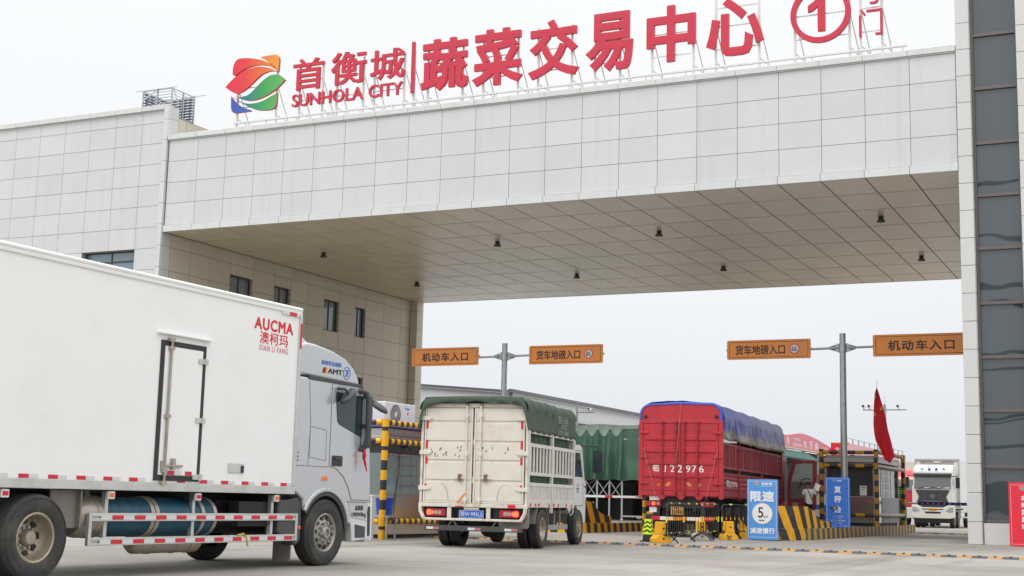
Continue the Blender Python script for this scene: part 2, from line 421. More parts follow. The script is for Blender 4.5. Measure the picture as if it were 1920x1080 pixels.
def side_window(y0, y1, z0, z1):
    mb = MB().mat(M_DKFRAME); x0, x1 = -.34, -.22; t = .07
    mb.box(x0, x1, y0, y1, z0, z0+t); mb.box(x0, x1, y0, y1, z1-t, z1); mb.box(x0, x1, y0, y0+t, z0+t, z1-t); mb.box(x0, x1, y1-t, y1, z0+t, z1-t)
    mb.box(x0+.01, x1-.01, (y0+y1)/2-.03, (y0+y1)/2+.03, z0+t, z1-t)
    mb.mat(M_REVEAL).box(-.22, -.075, y1-.004, y1+.02, z0-.02, z1+.02).box(-.22, -.06, y0-.02, y1+.02, z0-.03, z0-.002)
    w = mb.build('window', wing)
    MB().mat(M_WINGLASS).box(-.29, -.27, y0+t, y1-t, z0+t, z1-t).build('pane', w)
# the core has real openings: cut window boxes out of it
def cut(obj, boxes):
    for b in boxes:
        c = MB().box(*b).build('cutter'); m = obj.modifiers.new('cut', 'BOOLEAN'); m.operation = 'DIFFERENCE'; m.object = c; m.solver = 'EXACT'
        dg = bpy.context.evaluated_depsgraph_get(); dg.update()
        me = bpy.data.meshes.new_from_object(obj.evaluated_get(dg)); obj.modifiers.clear(); obj.data = me
        bpy.data.objects.remove(c)
core = [o for o in wing.children if o.name.startswith('wall_core')][0]
cut(core, [(-.5, 0, a, b, c, d) for a, b, c, d in wins] + [(fw[0], fw[1], 0, .5, fw[2], fw[3])])
for w_ in wins: side_window(*w_)
mb = MB().mat(M_DKFRAME); a, b, c, d = fw
for z in (c, 11.42, d-.07): mb.box(a, b, .36, .44, z, z+.07)
for x in (a, -3.155-.03, b-.06): mb.box(x, x+.06, .355, .445, c+.07, d-.07)
mb.mat(M_REVEAL).box(a, b, .11, .36, d-.003, d+.02).box(a-.02, a+.002, .11, .36, c, d)
fwin = mb.build('window', wing)
MB().mat(M_BLUEGLASS).box(a+.06, b-.06, .39, .41, c+.07, d-.07).build('pane', fwin)

# rooftop louvre screen
lv = thing('rooftop_louvre', (-.95, 1.0, 18.1), 'grey steel louvre enclosure on the roof corner of the left wing', 'louvre')
mb = MB().mat(M_GALV)
for x, y in ((-.84, -.8), (.84, -.8), (.84, .0), (.84, .8), (-.84, .8), (0, -.8)): mb.box(x-.03, x+.03, y-.03, y+.03, .03, 1.33)
for z in (.05, 1.31):
    for y in (-.8, .8): mb.box(-.81, .81, y-.02, y+.02, z-.02, z+.02)
    for x in (-.84, .84): mb.box(x-.02, x+.02, -.77, .77, z-.021, z+.019)
mb.box(-1.3, 1.1, -.82, -.79, 1.335, 1.36).box(.2, 1.5, .79, .82, 1.335, 1.36)
mb.build('frame', lv)
mb = MB().mat(mat('louvre blade steel', (.27, .31, .36), .35, .7, .2, 6))
for i in range(9):
    z = .12+i*.135; q = .05
    mb.obox((0, -.76, z), (.8, 0, 0), (0, q, .03), (0, -.003, .006)); mb.obox((0, .76, z), (.8, 0, 0), (0, q, -.03), (0, .003, .006))
    mb.obox((.80, 0, z), (q, 0, -.03), (0, .75, 0), (.003, 0, .006)); mb.obox((-.80, 0, z), (q, 0, .03), (0, .75, 0), (-.003, 0, .006))
mb.build('blades', lv)
MB().mat(M_WHITESTEEL).tube([(-.75, -.88, .85), (.1, -.88, 1.36)], .03, 8).tube([(.86, -.74, 1.33), (.9, -.35, .62)], .02, 8).build('brace', lv)

# ================================================================== RIGHT TOWER
tower = thing('glass_tower', (34.46, 0, 0), 'grey stone clad tower with a tall dark glazed strip at the right edge', 'building')
TH = 24.0
MB().mat(M_JOINT).box(.05, 6, .52, 14, 0, TH).box(.05, .44, .06, .52, 0, TH).box(2.02, 6, .06, .52, 0, TH).build('wall_core', tower)
tz = [0]+[.74+.952*k for k in range(25) if .74+.952*k < TH]
M_TPANEL = mat('granite light grey', (.66, .665, .655), .5, 0, .10, 40, island=.05, streak=.12, bump=.1, bscale=120)
mb = MB().mat(M_TPANEL)
for a, b in zip(tz, tz[1:]):
    mb.box(0, .455, .0, .058, a+.007, b-.007)
    mb.box(.456, .475, .03, .50, a+.007, b-.007)
    mb.box(-.0, .045, .06, 14, a+.007, b-.007)
mb.box(.50, 1.98, .10, .16, .0, .70)
mb.build('stone_cladding', tower, bevel=.008, seg=1)
tz2 = [0, .43]+[.43+.952*k for k in range(1, 25)]
mb = MB().mat(M_TPANEL)
for a, b in zip(tz2, tz2[1:]):
    mb.box(1.985, 2.9, 0, .058, a+.007, b-.007); mb.box(2.914, 4.4, 0, .058, a+.007, b-.007); mb.box(4.414, 6, 0, .058, a+.007, b-.007)
mb.build('side_cladding', tower, bevel=.008, seg=1)
rails = [.75, 2.55, 4.41, 6.2, 8.03, 9.91, 11.75, 13.59, 15.53, 17.45, 19.35, 21.2, 23.1]
mb = MB().mat(mat('brown anodised frame', (.16, .135, .135), .35, .3, .1, 4))
mb.box(.48, .56, .22, .40, .70, TH); mb.box(1.93, 1.98, .22, .40, .70, TH)
for z in rails: mb.box(.56, 1.93, .24, .40, z-.055, z+.055)
fr = mb.build('curtain_wall_frame', tower, bevel=.006, seg=1)
M_TGLASS = glass('tinted glass', (.062, .080, .090), .015, .34, .30, .75)
mb = MB().mat(M_TGLASS)
for a, b in zip(rails, rails[1:]): mb.box(.56, 1.93, .33, .35, a+.055, b-.055)
mb.build('glazing', tower)

# ================================================================== ROOFTOP SIGN
sign = thing('rooftop_sign', (17, 1.0, ZT), 'huge red Chinese lettering and leaf emblem on steel struts above the gateway', 'sign')
def rl(x, z): return (x-17, 0, z-ZT)
def letter(ch, x0, x1, z0, z1, bold=.026, depth=.14):
    mb = MB().mat(M_SIGNRED)
    mb.text(ch, rl((x0+x1)/2, (z0+z1)/2), UX, UZ, h=z1-z0, w=x1-x0, depth=depth, bold=bold)
    return mb.build('letter', sign, smooth=30)
for ch, a, b, c, d in [('首', 6.05, 7.68, 18.78, 20.22), ('衡', 8.05, 9.85, 18.80, 20.28), ('城', 10.05, 11.78, 18.78, 20.15)]: letter(ch, a, b, c, d, .014, .12)
for ch, a, b, c, d in [('蔬', 12.62, 14.85, 18.0, 20.26), ('菜', 15.05, 17.36, 17.95, 20.36), ('交', 17.62, 19.86, 17.98, 20.42), ('易', 20.15, 22.16, 17.96, 20.38), ('中', 22.74, 24.74, 18.05, 20.33), ('心', 25.17, 27.42, 18.0, 20.3)]: letter(ch, a, b, c, d, .03, .16)
for w_, a, b in (('SUNHOLA', 6.06, 9.74), ('CITY', 10.03, 11.71)):
    mb = MB().mat(M_SIGNRED).text(w_, rl((a+b)/2, 18.33), UX, UZ, h=.58, w=b-a, depth=.12, bold=.012); mb.build('lettering', sign, smooth=30)
MB().mat(M_SIGNRED).box(12.12-17, 12.26-17, -.14, 0, 18.05-ZT, 20.3-ZT).build('divider_bar', sign, bevel=.01)
ring = MB().mat(M_SIGNRED).lathe([(.92, 0), (1.12, 0), (1.12, -.15), (.92, -.15), (.92, 0)], o=rl(29.57, 19.22), ax=1, n=64); ring.build('number_ring', sign)
MB().mat(M_SIGNRED).prism([(x-17, z-ZT) for x, z in ((29.47, 18.53), (29.745, 18.53), (29.745, 20.02), (29.50, 20.02), (29.36, 19.72), (29.11, 19.56), (29.11, 19.30), (29.30, 19.36), (29.47, 19.50))], 1, -.16, 0).build('numeral', sign, bevel=.01)
letter('号', 30.98, 31.85, 19.34, 20.30, .0, .12); letter('门', 30.98, 31.82, 18.14, 19.17, .0, .12)
# emblem, six leaves
def spline(pts, n=4):
    out = []; m = len(pts)
    for i in range(m):
        p0, p1, p2, p3 = (Vector(pts[(i+k-1) % m]) for k in range(4))
        c1 = (p1-p0).normalized().dot((p2-p1).normalized())
        for j in range(n):
            t = j/n
            m1 = (p2-p0)*.5 if c1 > .2 else (p2-p1)*.7
            c2 = (p2-p1).normalized().dot((p3-p2).normalized())
            m2 = (p3-p1)*.5 if c2 > .2 else (p2-p1)*.7
            h = (2*t**3-3*t*t+1)*p1 + (t**3-2*t*t+t)*m1 + (-2*t**3+3*t*t)*p2 + (t**3-t*t)*m2
            out.append((h.x, h.y))
    return out
LEAF = dict(
 A=[(2.74, 19.91), (2.74, 20.2), (2.8, 20.44), (2.93, 20.59), (3.11, 20.64), (3.48, 20.62), (3.9, 20.54), (4.27, 20.44), (4.6, 20.31), (4.89, 20.15), (5.15, 19.93), (5.24, 19.79), (4.99, 19.96), (4.69, 20.12), (4.32, 20.2), (4.0, 20.22), (3.63, 20.18), (3.27, 20.07), (2.89, 19.88)],
 B=[(2.37, 19.37), (2.56, 19.54), (2.84, 19.76), (3.11, 19.92), (3.43, 20.05), (3.8, 20.13), (4.17, 20.14), (4.53, 20.07), (4.86, 19.97), (5.15, 19.82), (5.25, 19.77), (4.91, 19.85), (4.67, 19.84), (4.35, 19.74), (4.08, 19.56), (3.81, 19.35), (3.49, 19.14), (3.21, 19.03), (2.97, 19.02), (2.67, 19.16)],
 C=[(4.22, 20.58), (4.54, 20.59), (4.87, 20.6), (5.11, 20.58), (5.24, 20.47), (5.28, 20.29), (5.27, 20.05), (5.26, 19.79), (5.11, 19.95), (4.85, 20.15), (4.56, 20.38)],
 D=[(2.85, 18.92), (3.15, 18.82), (3.47, 18.83), (3.71, 18.89), (3.95, 19.06), (4.22, 19.29), (4.53, 19.51), (4.8, 19.64), (5.04, 19.67), (5.29, 19.63), (5.49, 19.51), (5.65, 19.36), (5.4, 19.14), (5.09, 18.93), (4.78, 18.78), (4.42, 18.66), (4.02, 18.59), (3.65, 18.61), (3.32, 18.71)],
 E=[(2.81, 18.87), (3.11, 18.68), (3.45, 18.52), (3.78, 18.45), (4.15, 18.45), (4.51, 18.51), (4.86, 18.65), (5.25, 18.8), (5.25, 18.5), (5.23, 18.27), (5.08, 18.09), (4.82, 18.05), (4.46, 18.07), (4.13, 18.14), (3.8, 18.27), (3.46, 18.45), (3.07, 18.68)],
 F=[(2.73, 18.89), (2.91, 18.68), (3.17, 18.46), (3.47, 18.29), (3.86, 18.15), (3.81, 18.1), (3.4, 18.09), (2.99, 18.09), (2.84, 18.17), (2.76, 18.35), (2.74, 18.63)])
def leaf_mat(name, stops, x0, x1):
    k = NT(name); c = k.n('ShaderNodeTexCoord'); s = k.n('ShaderNodeSeparateXYZ'); k.l(c.outputs['Object'], s.inputs[0])
    r = k.n('ShaderNodeValToRGB'); k.l(k.rng(s.outputs['X'], x0-17, x1-17, 0, 1), r.inputs[0])
    while len(r.color_ramp.elements) < len(stops): r.color_ramp.elements.new(.5)
    for e_, (p, cc) in zip(r.color_ramp.elements, stops): e_.position = p; e_.color = (*srgb(*cc), 1)
    k.color(r.outputs[0]); k.b.inputs['Roughness'].default_value = .35; return k.m
LM = leaf_mat('emblem warm gradient', [(0, (222, 40, 78)), (.35, (228, 58, 62)), (1, (236, 136, 50))], 2.4, 5.2)
LO = leaf_mat('emblem orange', [(0, (232, 118, 52)), (1, (238, 160, 58))], 4.2, 5.3)
LG = leaf_mat('emblem green gradient', [(0, (52, 104, 150)), (.3, (44, 128, 122)), (.62, (62, 160, 84)), (1, (100, 178, 96))], 2.9, 5.5)
LB = leaf_mat('emblem blue gradient', [(0, (62, 86, 180)), (.6, (58, 96, 176)), (1, (60, 116, 160))], 2.7, 3.9)
def leaves(mb_for, conv):
    for key, m in zip('ABCDEF', (LM, LM, LO, LG, LG, LB)): mb_for(key, m, [conv(p) for p in spline(LEAF[key])])
def big_leaf(key, m, poly):
    n = len(poly); mb = MB().mat(m)
    mb.add([(x, -.122, z) for x, z in poly], [list(range(n))])
    mb.mat(M_SIGNRED).prism(poly, 1, -.12, 0)
    mb.build('emblem_leaf', sign, recalc=False, smooth=30)
leaves(big_leaf, lambda p: (p[0]-17, p[1]-ZT))
# steelwork behind the letters
PAIRS = [(2.99, 5.12, 20.0), (6.35, 7.56, 20), (8.31, 9.66, 20), (10.21, 11.7, 19.9), (12.19, 12.19, 20), (12.87, 14.53, 20), (15.5, 17.09, 20.1), (18.0, 19.49, 20.2), (20.5, 21.57, 20.1), (22.91, 24.6, 19.8), (25.5, 27.2, 20.45), (28.57, 30.6, 20.8), (31.0, 31.78, 20.8)]
for xa, xb, zt in PAIRS:
    mb = MB().mat(M_WHITESTEEL)
    for x in sorted({xa, xb}):
        mb.box(x-17-.04, x-17+.04, .03, .11, 0-.12, zt-ZT)                                   # upright
        mb.tube([(x-17+.02, .07, min(zt, 19.2)-ZT), (x-17+.34, .95, -.12)], .025, 6)         # back stay
        mb.tube([(x-17+.01, .08, .75), (x-17+.27, .62, .52)], .018, 6)
    if xb > xa:
        for z in (18.35, 19.25, 20.0, 20.4):
            if z < zt: mb.box(xa-17+.041, xb-17-.041, .035, .075, z-ZT-.02, z-ZT+.02)
    mb.build('strut_frame', sign)
mb = MB().mat(M_WHITESTEEL).box(3.05-17, 32.7-17, -.30, -.22, .40, .48)
for i in range(19): x = 3.2-17+i*1.63; mb.box(x-.035, x+.035, -.29, -.23, -.02, .39)
mb.box(3.05-17, 32.7-17, .45, .52, .34, .41)
mb.build('base_rail', sign, bevel=.01)

# ================================================================== VEHICLES
WHEELS = {}
def wheel(parent, x, y, R_, w, style, side, rim=M_RIM):
    """side +1: outer face towards +x"""
    key = (R_, w, style, side, rim.name)
    rr = R_*.56
    if key not in WHEELS:
        s = side
        p = [(rr, w*.40), (rr+.02, w*.47), (R_*.70, w*.505), (R_*.84, w*.50), (R_*.94, w*.46), (R_*.985, w*.40), (R_, w*.33)]
        for g in (.24, .08, -.08, -.24): p += [(R_, w*g+.012), (R_-.014, w*g+.008), (R_-.014, w*g-.008), (R_, w*g-.012)]
        p += [(R_, -w*.33), (R_*.985, -w*.40), (R_*.94, -w*.46), (R_*.84, -w*.5), (rr+.02, -w*.47), (rr, -w*.40)]
        mb = MB().mat(M_RUBBER).lathe([(r, a*s) for r, a in p], n=44)
        for q in (.74, .90): mb.lathe([(R_*q, w*.497*s), (R_*q+.006, w*.515*s), (R_*q+.012, w*.497*s)], n=44)
        t = mb.build('wheel', parent)
        mb = MB().mat(rim)
        if style == 'dish':
            pr = [(rr+.012, w*.44), (rr-.004, w*.46), (rr-.02, w*.43), (rr-.035, w*.15), (rr-.075, -.04), (rr-.10, -.055), (R_*.20, -.04), (R_*.175, .03), (R_*.15, .055), (0, .06)]
            hz, hr, hn, bz, br, bn = -.047, R_*.375, 8, -.03, R_*.27, 0
        else:
            pr = [(rr+.012, w*.44), (rr-.004, w*.46), (rr-.02, w*.42), (rr-.035, w*.26), (rr-.05, w*.27), (R_*.345, w*.40), (R_*.30, w*.405), (R_*.20, w*.41), (R_*.185, w*.56), (R_*.16, w*.60), (R_*.10, w*.60), (R_*.095, w*.5), (0, w*.5)]
            hz, hr, hn, bz, br, bn = w*.345, R_*.435, 10, w*.40, R_*.29, 10
        mb.lathe([(r, a*s) for r, a in pr], n=44)
        r_o = mb.build('rim', t)
        mb = MB().mat(M_BLACK)
        for i in range(hn):
            a = 2*math.pi*i/hn; c = Vector((hz*s, hr*math.cos(a), hr*math.sin(a)))
            nrm = Vector((s, 0, 0)) if style == 'dish' else Vector((s*.93, .36*math.cos(a), .36*math.sin(a)))
            mb.cyl(c-nrm*.01, c+nrm*.012, R_*.078 if style == 'dish' else R_*.066, n=14)
        mb.build('hand_holes', r_o)
        mb = MB().mat(M_GALV)
        for i in range(10):
            a = 2*math.pi*(i+.3)/10
            if style == 'dish': mb.cyl((-.05*s, R_*.245*math.cos(a), R_*.245*math.sin(a)), (-.01*s, R_*.245*math.cos(a), R_*.245*math.sin(a)), .016, n=6)
            else: mb.cyl((bz*s, br*math.cos(a), br*math.sin(a)), ((bz+.055)*s, br*math.cos(a), br*math.sin(a)), R_*.038, n=6)
        mb.build('wheel_nuts', r_o)
        WHEELS[key] = t
    else:
        t = copy_tree(WHEELS[key], parent)
    t.location = (x, y, R_*.99)
    t.rotation_euler = (random.uniform(0, 6.28), 0, 0)
    return t
def plate_x(name, m, poly, x, t, parent, bevel=.004):
    """thin plate on a right-hand side (faces +x): polygon in (forward, up)"""
    return MB().mat(m).prism(poly, 0, x, x+t).build(name, parent, bevel=bevel)
def band(mb, poly, x, wd, t, closed=True):
    """narrow raised/sunk line following a polygon on a side plane"""
    n = len(poly)
    for i in range(n if closed else n-1):
        a, b = Vector(poly[i]), Vector(poly[(i+1) % n]); d = (b-a).normalized(); p = Vector((-d.y, d.x))*wd/2
        q = [a-p, b-p, b+p, a+p]; mb.prism([(v.x, v.y) for v in q], 0, x, x+t)
    return mb

M_BOXW = mat('refrigerated body white', (.885, .885, .88), .30, 0, .02, .6, dirt=(.52, .49, .43), dirt_amt=.16, dirt_scale=.9, coat=.3, bump=.03, bscale=4)
M_ALU = mat('aluminium profile', (.62, .62, .60), .38, .55, .12, 4, dirt=(.30, .27, .22), dirt_amt=.4, dirt_scale=3)
M_SILVER = mat('silver metallic paint', (.54, .553, .572), .27, .45, .04, 2, coat=.8, dirt=(.46, .46, .44), dirt_amt=.10, dirt_scale=.9)
M_SILVERB = mat('white grey bumper paint', (.68, .69, .69), .4, 0, .05, 2, dirt=(.30, .27, .23), dirt_amt=.35, dirt_scale=2.5)
M_CABGLASS = glass('cab glass', (.022, .042, .048), .03, .06, 1.5, .42)
M_TANK = mat('blue gas cylinder', srgb(5, 74, 94), .5, 0, .15, 3, dirt=(.10, .13, .14), dirt_amt=.5, dirt_scale=3)
M_STRAP = mat('grey tank strap', (.42, .38, .32), .4, .4, .2, 5, dirt=(.15, .12, .1), dirt_amt=.5)
M_MUD = mat('dusty splash panel', (.20, .185, .165), .7, 0, .2, 3, dirt=(.33, .30, .25), dirt_amt=.4)
M_REDL = mat('red decal', srgb(214, 24, 50), .45); M_BLUEL = mat('blue decal', srgb(60, 110, 205), .45)
M_AMBER = mat('amber lamp', srgb(240, 120, 60), .3)
M_MIRROR = glass('mirror glass', (.25, .30, .31), .02, spec=1.)
M_REDCLOTH = mat('red ribbon cloth', srgb(205, 25, 45), .8)

rf_f = thing('refrigerated_truck', (28.568-1.27*math.cos(R(1.4)), -29.428+1.27*math.sin(R(1.4)), 0), 'large white refrigerated box truck with silver cab, side door and blue gas cylinder', 'truck', 'trucks at the gate', 1.4)
T = rf_f; XS = 1.27
# --- insulated body
mb = MB().mat(M_BOXW).box(-XS, XS-.012, -10.6, -.92, 1.20, 3.93); body = mb.build('cargo_box', T, bevel=.01)
mb = MB().mat(M_ALU)
mb.prism([(XS-.05, 1.10), (XS+.012, 1.10), (XS+.012, 1.215), (XS-.05, 1.215)], 1, -10.6, -.885); mb.prism([(-XS-.012, 1.10), (-XS+.05, 1.10), (-XS+.05, 1.215), (-XS-.012, 1.215)], 1, -10.6, -.885)
mb.build('sill_rail', T, bevel=.006)
mb = MB().mat(M_WHITE)
for s in (1, -1):
    mb.tube([(s*(XS-.03), -10.62, 3.935), (s*(XS-.03), -.88, 3.935)], .036, 12)
    mb.box(s*(XS-.03)-.042, s*(XS-.03)+.040, -10.6, -.90, 3.855, 3.898)
mb.build('roof_rail', T, bevel=.006)
mb = MB().mat(M_ALU).box(XS-.06, XS+.012, -.955, -.885, 1.22, 3.86).box(-XS-.012, -XS+.06, -.955, -.885, 1.22, 3.86); mb.box(-XS+.07, XS-.07, -.918, -.885, 1.15, 3.95)
mb.build('corner_rail', T, bevel=.012)
mb = MB()
for k in range(20):
    f = -1.235-.4675*k
    if -4.1 < f < -3.9: continue
    mb.mat(M_RED_TAPE).box(XS-.012, XS-.007, f, f+.155, 1.218, 1.268)
    mb.mat(M_WHT_TAPE).box(XS-.012, XS-.007, f+.157, f+.305, 1.218, 1.268)
mb.mat(M_RED_TAPE).box(XS-.012, XS+.0145, -1.235, -1.06, 3.815, 3.868).mat(M_WHT_TAPE).box(XS-.012, XS+.0145, -1.42, -1.24, 3.815, 3.868).box(XS-.012, XS+.0145, -1.055, -.97, 3.815, 3.868)
mb.mat(M_RED_TAPE).box(XS+.012, XS+.0155, -.945, -.898, 3.33, 3.72); mb.build('reflective_tape', T)
# lettering on the box
U, V = UY, UZ
mb = MB().mat(M_REDL)
mb.text('AUCMA', (XS-.011, -1.585, 3.605), U, V, h=.18, w=.97, depth=.004, bold=.030, sp=1.12)
mb.text('澳柯玛', (XS-.011, -1.575, 3.405), U, V, h=.185, w=.70, depth=.004, bold=.004, sp=1.06)
mb.mat(mat('thin pink decal', srgb(206, 118, 128), .5)).text('XIAN LI FANG', (XS-.011, -1.57, 3.25), U, V, h=.085, w=.72, depth=.003, sp=1.15)
mb.build('lettering', T)
# side door
dr = (-4.06, -3.13, 1.24, 3.12)
a, b, c, d = dr
door = MB().mat(M_BOXW).box(XS-.012, XS+.012, a+.075, b-.075, c+.075, d-.075).build('side_door', T, bevel=.008)
M_SEAL = mat('rubber seal', (.035, .035, .035), .7)
mb = MB().mat(M_SEAL)
mb.box(XS-.012, XS+.004, a, b, c, c+.07).box(XS-.012, XS+.004, a, b, d-.07, d).box(XS-.012, XS+.004, a, a+.07, c+.07, d-.07).box(XS-.012, XS+.004, b-.07, b, c+.07, d-.07)
mb.build('door_seal', door, bevel=.004)
mb = MB().mat(M_ALU)
for z in (2.90, 2.08, 1.50-.2):
    mb.box(XS+.004, XS+.03, b-.17, b+.03, z-.035, z+.035).cyl((XS+.03, b-.03, z-.05), (XS+.03, b-.03, z+.05), .022, n=10)
mb.build('hinge', door, bevel=.004)
mb = MB().mat(M_STRAP).tube([(XS+.035, a+.17, c-.05), (XS+.035, a+.17, d+.02)], .018, 8)
for z in (c-.03, c+.13, 2.1, d-.10, d+.01): mb.box(XS+.006, XS+.05, a+.12, a+.22, z-.025, z+.025)
mb.box(XS+.012, XS+.05, a+.18, a+.52, c+.185, c+.215).box(XS+.012, XS+.06, a+.30, a+.36, c+.15, c+.30).box(XS+.012, XS+.04, a+.10, a+.15, c+.14, c+.26)
mb.build('lock_bar', door, bevel=.004)
MB().mat(M_BOXW).box(XS-.012, XS+.05, a-.09, b+.08, d+.075, d+.105).build('rain_ledge', door, bevel=.008)
mb = MB().mat(M_RED_TAPE).box(XS+.012, XS+.0145, a+.24, a+.39, c+.078, c+.135).box(XS+.012, XS+.0145, a+.61, a+.75, c+.078, c+.135)
mb.mat(M_WHT_TAPE).box(XS+.012, XS+.0145, a+.392, a+.54, c+.078, c+.135); mb.build('door_tape', door)
ht = MB().mat(M_ALU).box(XS-.012, XS+.004, -2.50, -2.15, 1.385, 1.52).build('inspection_hatch', T, bevel=.004)
MB().mat(M_BLACK).box(XS+.004, XS+.016, -2.225, -2.165, 1.39, 1.49).build('latch', ht, bevel=.004)
# reefer unit nose above cab
MB().mat(M_WHITE).prism([(-.9, 3.62), (-.62, 3.72), (-.62, 3.86), (-.72, 3.92), (-.9, 3.92)], 0, .1, .95).build('cooling_unit', T, bevel=.03)

# --- cab
XC = 1.24
def cyl_arc(cx, cz, r, a0, a1, n=10): return arc(cx, cz, r, a0, a1, n)
arch = cyl_arc(-.02, .52, .66, 22, 148, 12)
prof = [(-.90, 1.18), (-.88, 2.92), (.90, 2.92), (1.04, 2.62), (1.235, 1.98), (1.30, 1.30), (1.31, .98), (.62, .98)] + arch + [(-.60, 1.02)]
mb = MB().mat(M_SILVER).prism(prof, 0, -XC, XC); mb.build('cab', T, bevel=.10, seg=4)
roof = [(-.87, 2.95), (-.87, 3.30), (-.82, 3.43), (-.62, 3.475), (-.35, 3.465), (.10, 3.41), (.48, 3.32), (.72, 3.20), (.86, 3.04), (.92, 2.92), (.85, 2.90)]
fair = MB().mat(M_SILVER).prism(roof, 0, -1.20, 1.20).build('roof_fairing', T, bevel=.16, seg=5, smooth=60)
# raised panel line on fairing + dark drip band
mb = MB().mat(M_DKGREY).prism([(-.60, 2.885), (-.60, 2.955), (.90, 2.925), (.97, 2.86), (.93, 2.845), (.86, 2.87)], 0, XC-.10, XC+.012); mb.prism([(-.60, 2.885), (-.60, 2.955), (.90, 2.925), (.97, 2.86), (.93, 2.845), (.86, 2.87)], 0, -XC-.012, -XC+.10)
mb.build('drip_band', fair, bevel=.01)
MB().mat(M_WHITE).prism([(-.86, 3.46), (-.86, 3.60), (-.70, 3.60), (-.48, 3.50), (-.42, 3.465)], 0, -.9, 1.08).build('air_deflector', T, bevel=.04, seg=3)
mb = MB().mat(M_BLUEL).text('采埃孚自动挡', (1.202, .05, 3.195), U, V, h=.075, w=.56, depth=.003, bold=.02)
mb.text('ZF', (1.202, .505, 3.08), U, V, h=.11, w=.10, depth=.003, bold=.03).lathe([(.095, 0), (.105, 0), (.105, .004), (.095, .004), (.095, 0)], o=(1.202, .505, 3.08), ax=0, n=28)
mb.mat(M_TXTB).text('AMT', (1.202, .165, 3.075), U, V, h=.085, w=.42, depth=.003, bold=.03)
for i, m in enumerate((M_TXTB, M_REDL, mat('gold decal', srgb(236, 180, 40), .45))):
    mb.mat(m).prism([(-.19+i*.042, 3.03), (-.155+i*.042, 3.03), (-.125+i*.042, 3.12), (-.16+i*.042, 3.12)], 0, 1.202, 1.205)
mb.build('cab_lettering', fair)
# rear cab column, seams
M_SEAM = mat('panel gap', (.10, .105, .11), .7)
door_poly = [(.055, 2.86), (.90, 2.84), (1.02, 2.60), (1.20, 1.98), (1.25, 1.32), (1.255, 1.03), (.72, 1.03), (.62, 1.22), (.46, 1.40), (.25, 1.52), (.055, 1.56)]
MB().mat(M_SEAM).prism([((p[0]-.6)*1.007+.6, (p[1]-1.9)*1.006+1.9) for p in door_poly], 0, XC-.03, XC+.004).build('door_gap', T)
cd = MB().mat(M_SILVER).prism(door_poly, 0, XC-.02, XC+.014).build('cab_door', T, bevel=.012, seg=3)
win = rrect(.15, 1.0, 2.0, 2.745, .05)
win = [(.20, 2.745), (.93, 2.72), (.985, 2.60), (1.155, 2.06), (1.13, 2.02), (.95, 2.055), (.27, 2.235), (.22, 2.29), (.155, 2.68), (.165, 2.73)]
MB().mat(M_BLACK).prism([((p[0]-.62)*1.03+.62, (p[1]-2.42)*1.03+2.42) for p in win], 0, XC+.012, XC+.018).build('window_seal', cd, bevel=.003)
MB().mat(M_CABGLASS).prism(win, 0, XC+.018, XC+.021).build('side_window', cd)
mb = MB().mat(M_BLACK).prism(rrect(.10, .40, 1.56, 1.73, .03), 0, XC+.012, XC+.024); mb.mat(M_DKGREY).box(XC+.02, XC+.045, .17, .35, 1.67, 1.70); mb.build('door_handle', cd, bevel=.006)
mb = MB().mat(M_SEAM)
band(mb, [(-.50, 1.68), (-.05, 1.64), (-.06, 2.12), (-.50, 2.16)], XC, .008, .002)
mb.box(XC, XC+.003, -.86, .05, 1.538, 1.547)
band(mb, [(-.58, 2.86), (-.50, 2.2), (-.53, 1.56)], XC, .008, .003, False)
mb.build('panel_lines', T)
mb = MB().mat(M_BLACK)
for z in (1.62, 1.68, 1.74): mb.cyl((XC-.01, -.80, z), (XC+.004, -.80, z), .014, n=10)
mb.build('cab_plugs', T)
MB().mat(M_SILVER).tube([(XC-.06, -.86, 1.2), (XC-.06, -.86, 3.0)], .055, 10).build('cab_rear_duct', T)
# wheel arch, step, bumper
ao = cyl_arc(-.02, .52, .70, 12, 150, 14); ai = cyl_arc(-.02, .52, .63, 12, 150, 14)
MB().mat(M_SILVER).prism(ao+ai[::-1], 0, XC-.02, XC+.045).build('wheel_arch', T, bevel=.02, seg=3)
ai2 = cyl_arc(-.02, .52, .57, 5, 150, 14)
MB().mat(M_DKGREY).prism([(p[0], p[1]-.004) for p in cyl_arc(-.02, .52, .628, 5, 150, 14)]+ai2[::-1], 0, XC-.30, XC+.02).build('arch_liner', T)
MB().mat(M_DKGREY).prism([(-.92, 1.02), (-.70, 1.06), (-.60, .92), (-.60, .42), (-.70, .32), (-.98, .45), (-1.2, .52), (-1.2, 1.02)], 0, XC-.28, XC-.02).build('rear_mudguard', T, bevel=.03, seg=3)
MB().mat(M_AMBER).cyl((XC-.025, -.66, .60), (XC-.008, -.66, .60), .03, n=16).build('side_reflector', T)
MB().mat(M_MUD).box(XC-.45, XC-.12, -.72, -.70, .08, .50).build('mud_flap', T)
step = [(.50, .98), (1.315, .98), (1.335, .40), (.98, .375), (.78, .36), (.74, .62), (.62, .74)]
st = MB().mat(M_SILVERB).prism(step, 0, XC-.12, XC+.01).build('step_panel', T, bevel=.02, seg=3)
mb = MB().mat(M_SILVER).prism([(.62, .985), (1.22, .985), (1.16, .70), (.70, .76)], 0, XC+.008, XC+.02)
mb.mat(M_DKGREY).prism([(.84, .64), (1.16, .60), (1.16, .42), (.86, .42)], 0, XC+.009, XC+.013)
mb.mat(M_BLACK).prism([(1.20, .93), (1.285, .93), (1.30, .45), (1.23, .45)], 0, XC+.009, XC+.016); mb.build('step_recess', st, bevel=.004)
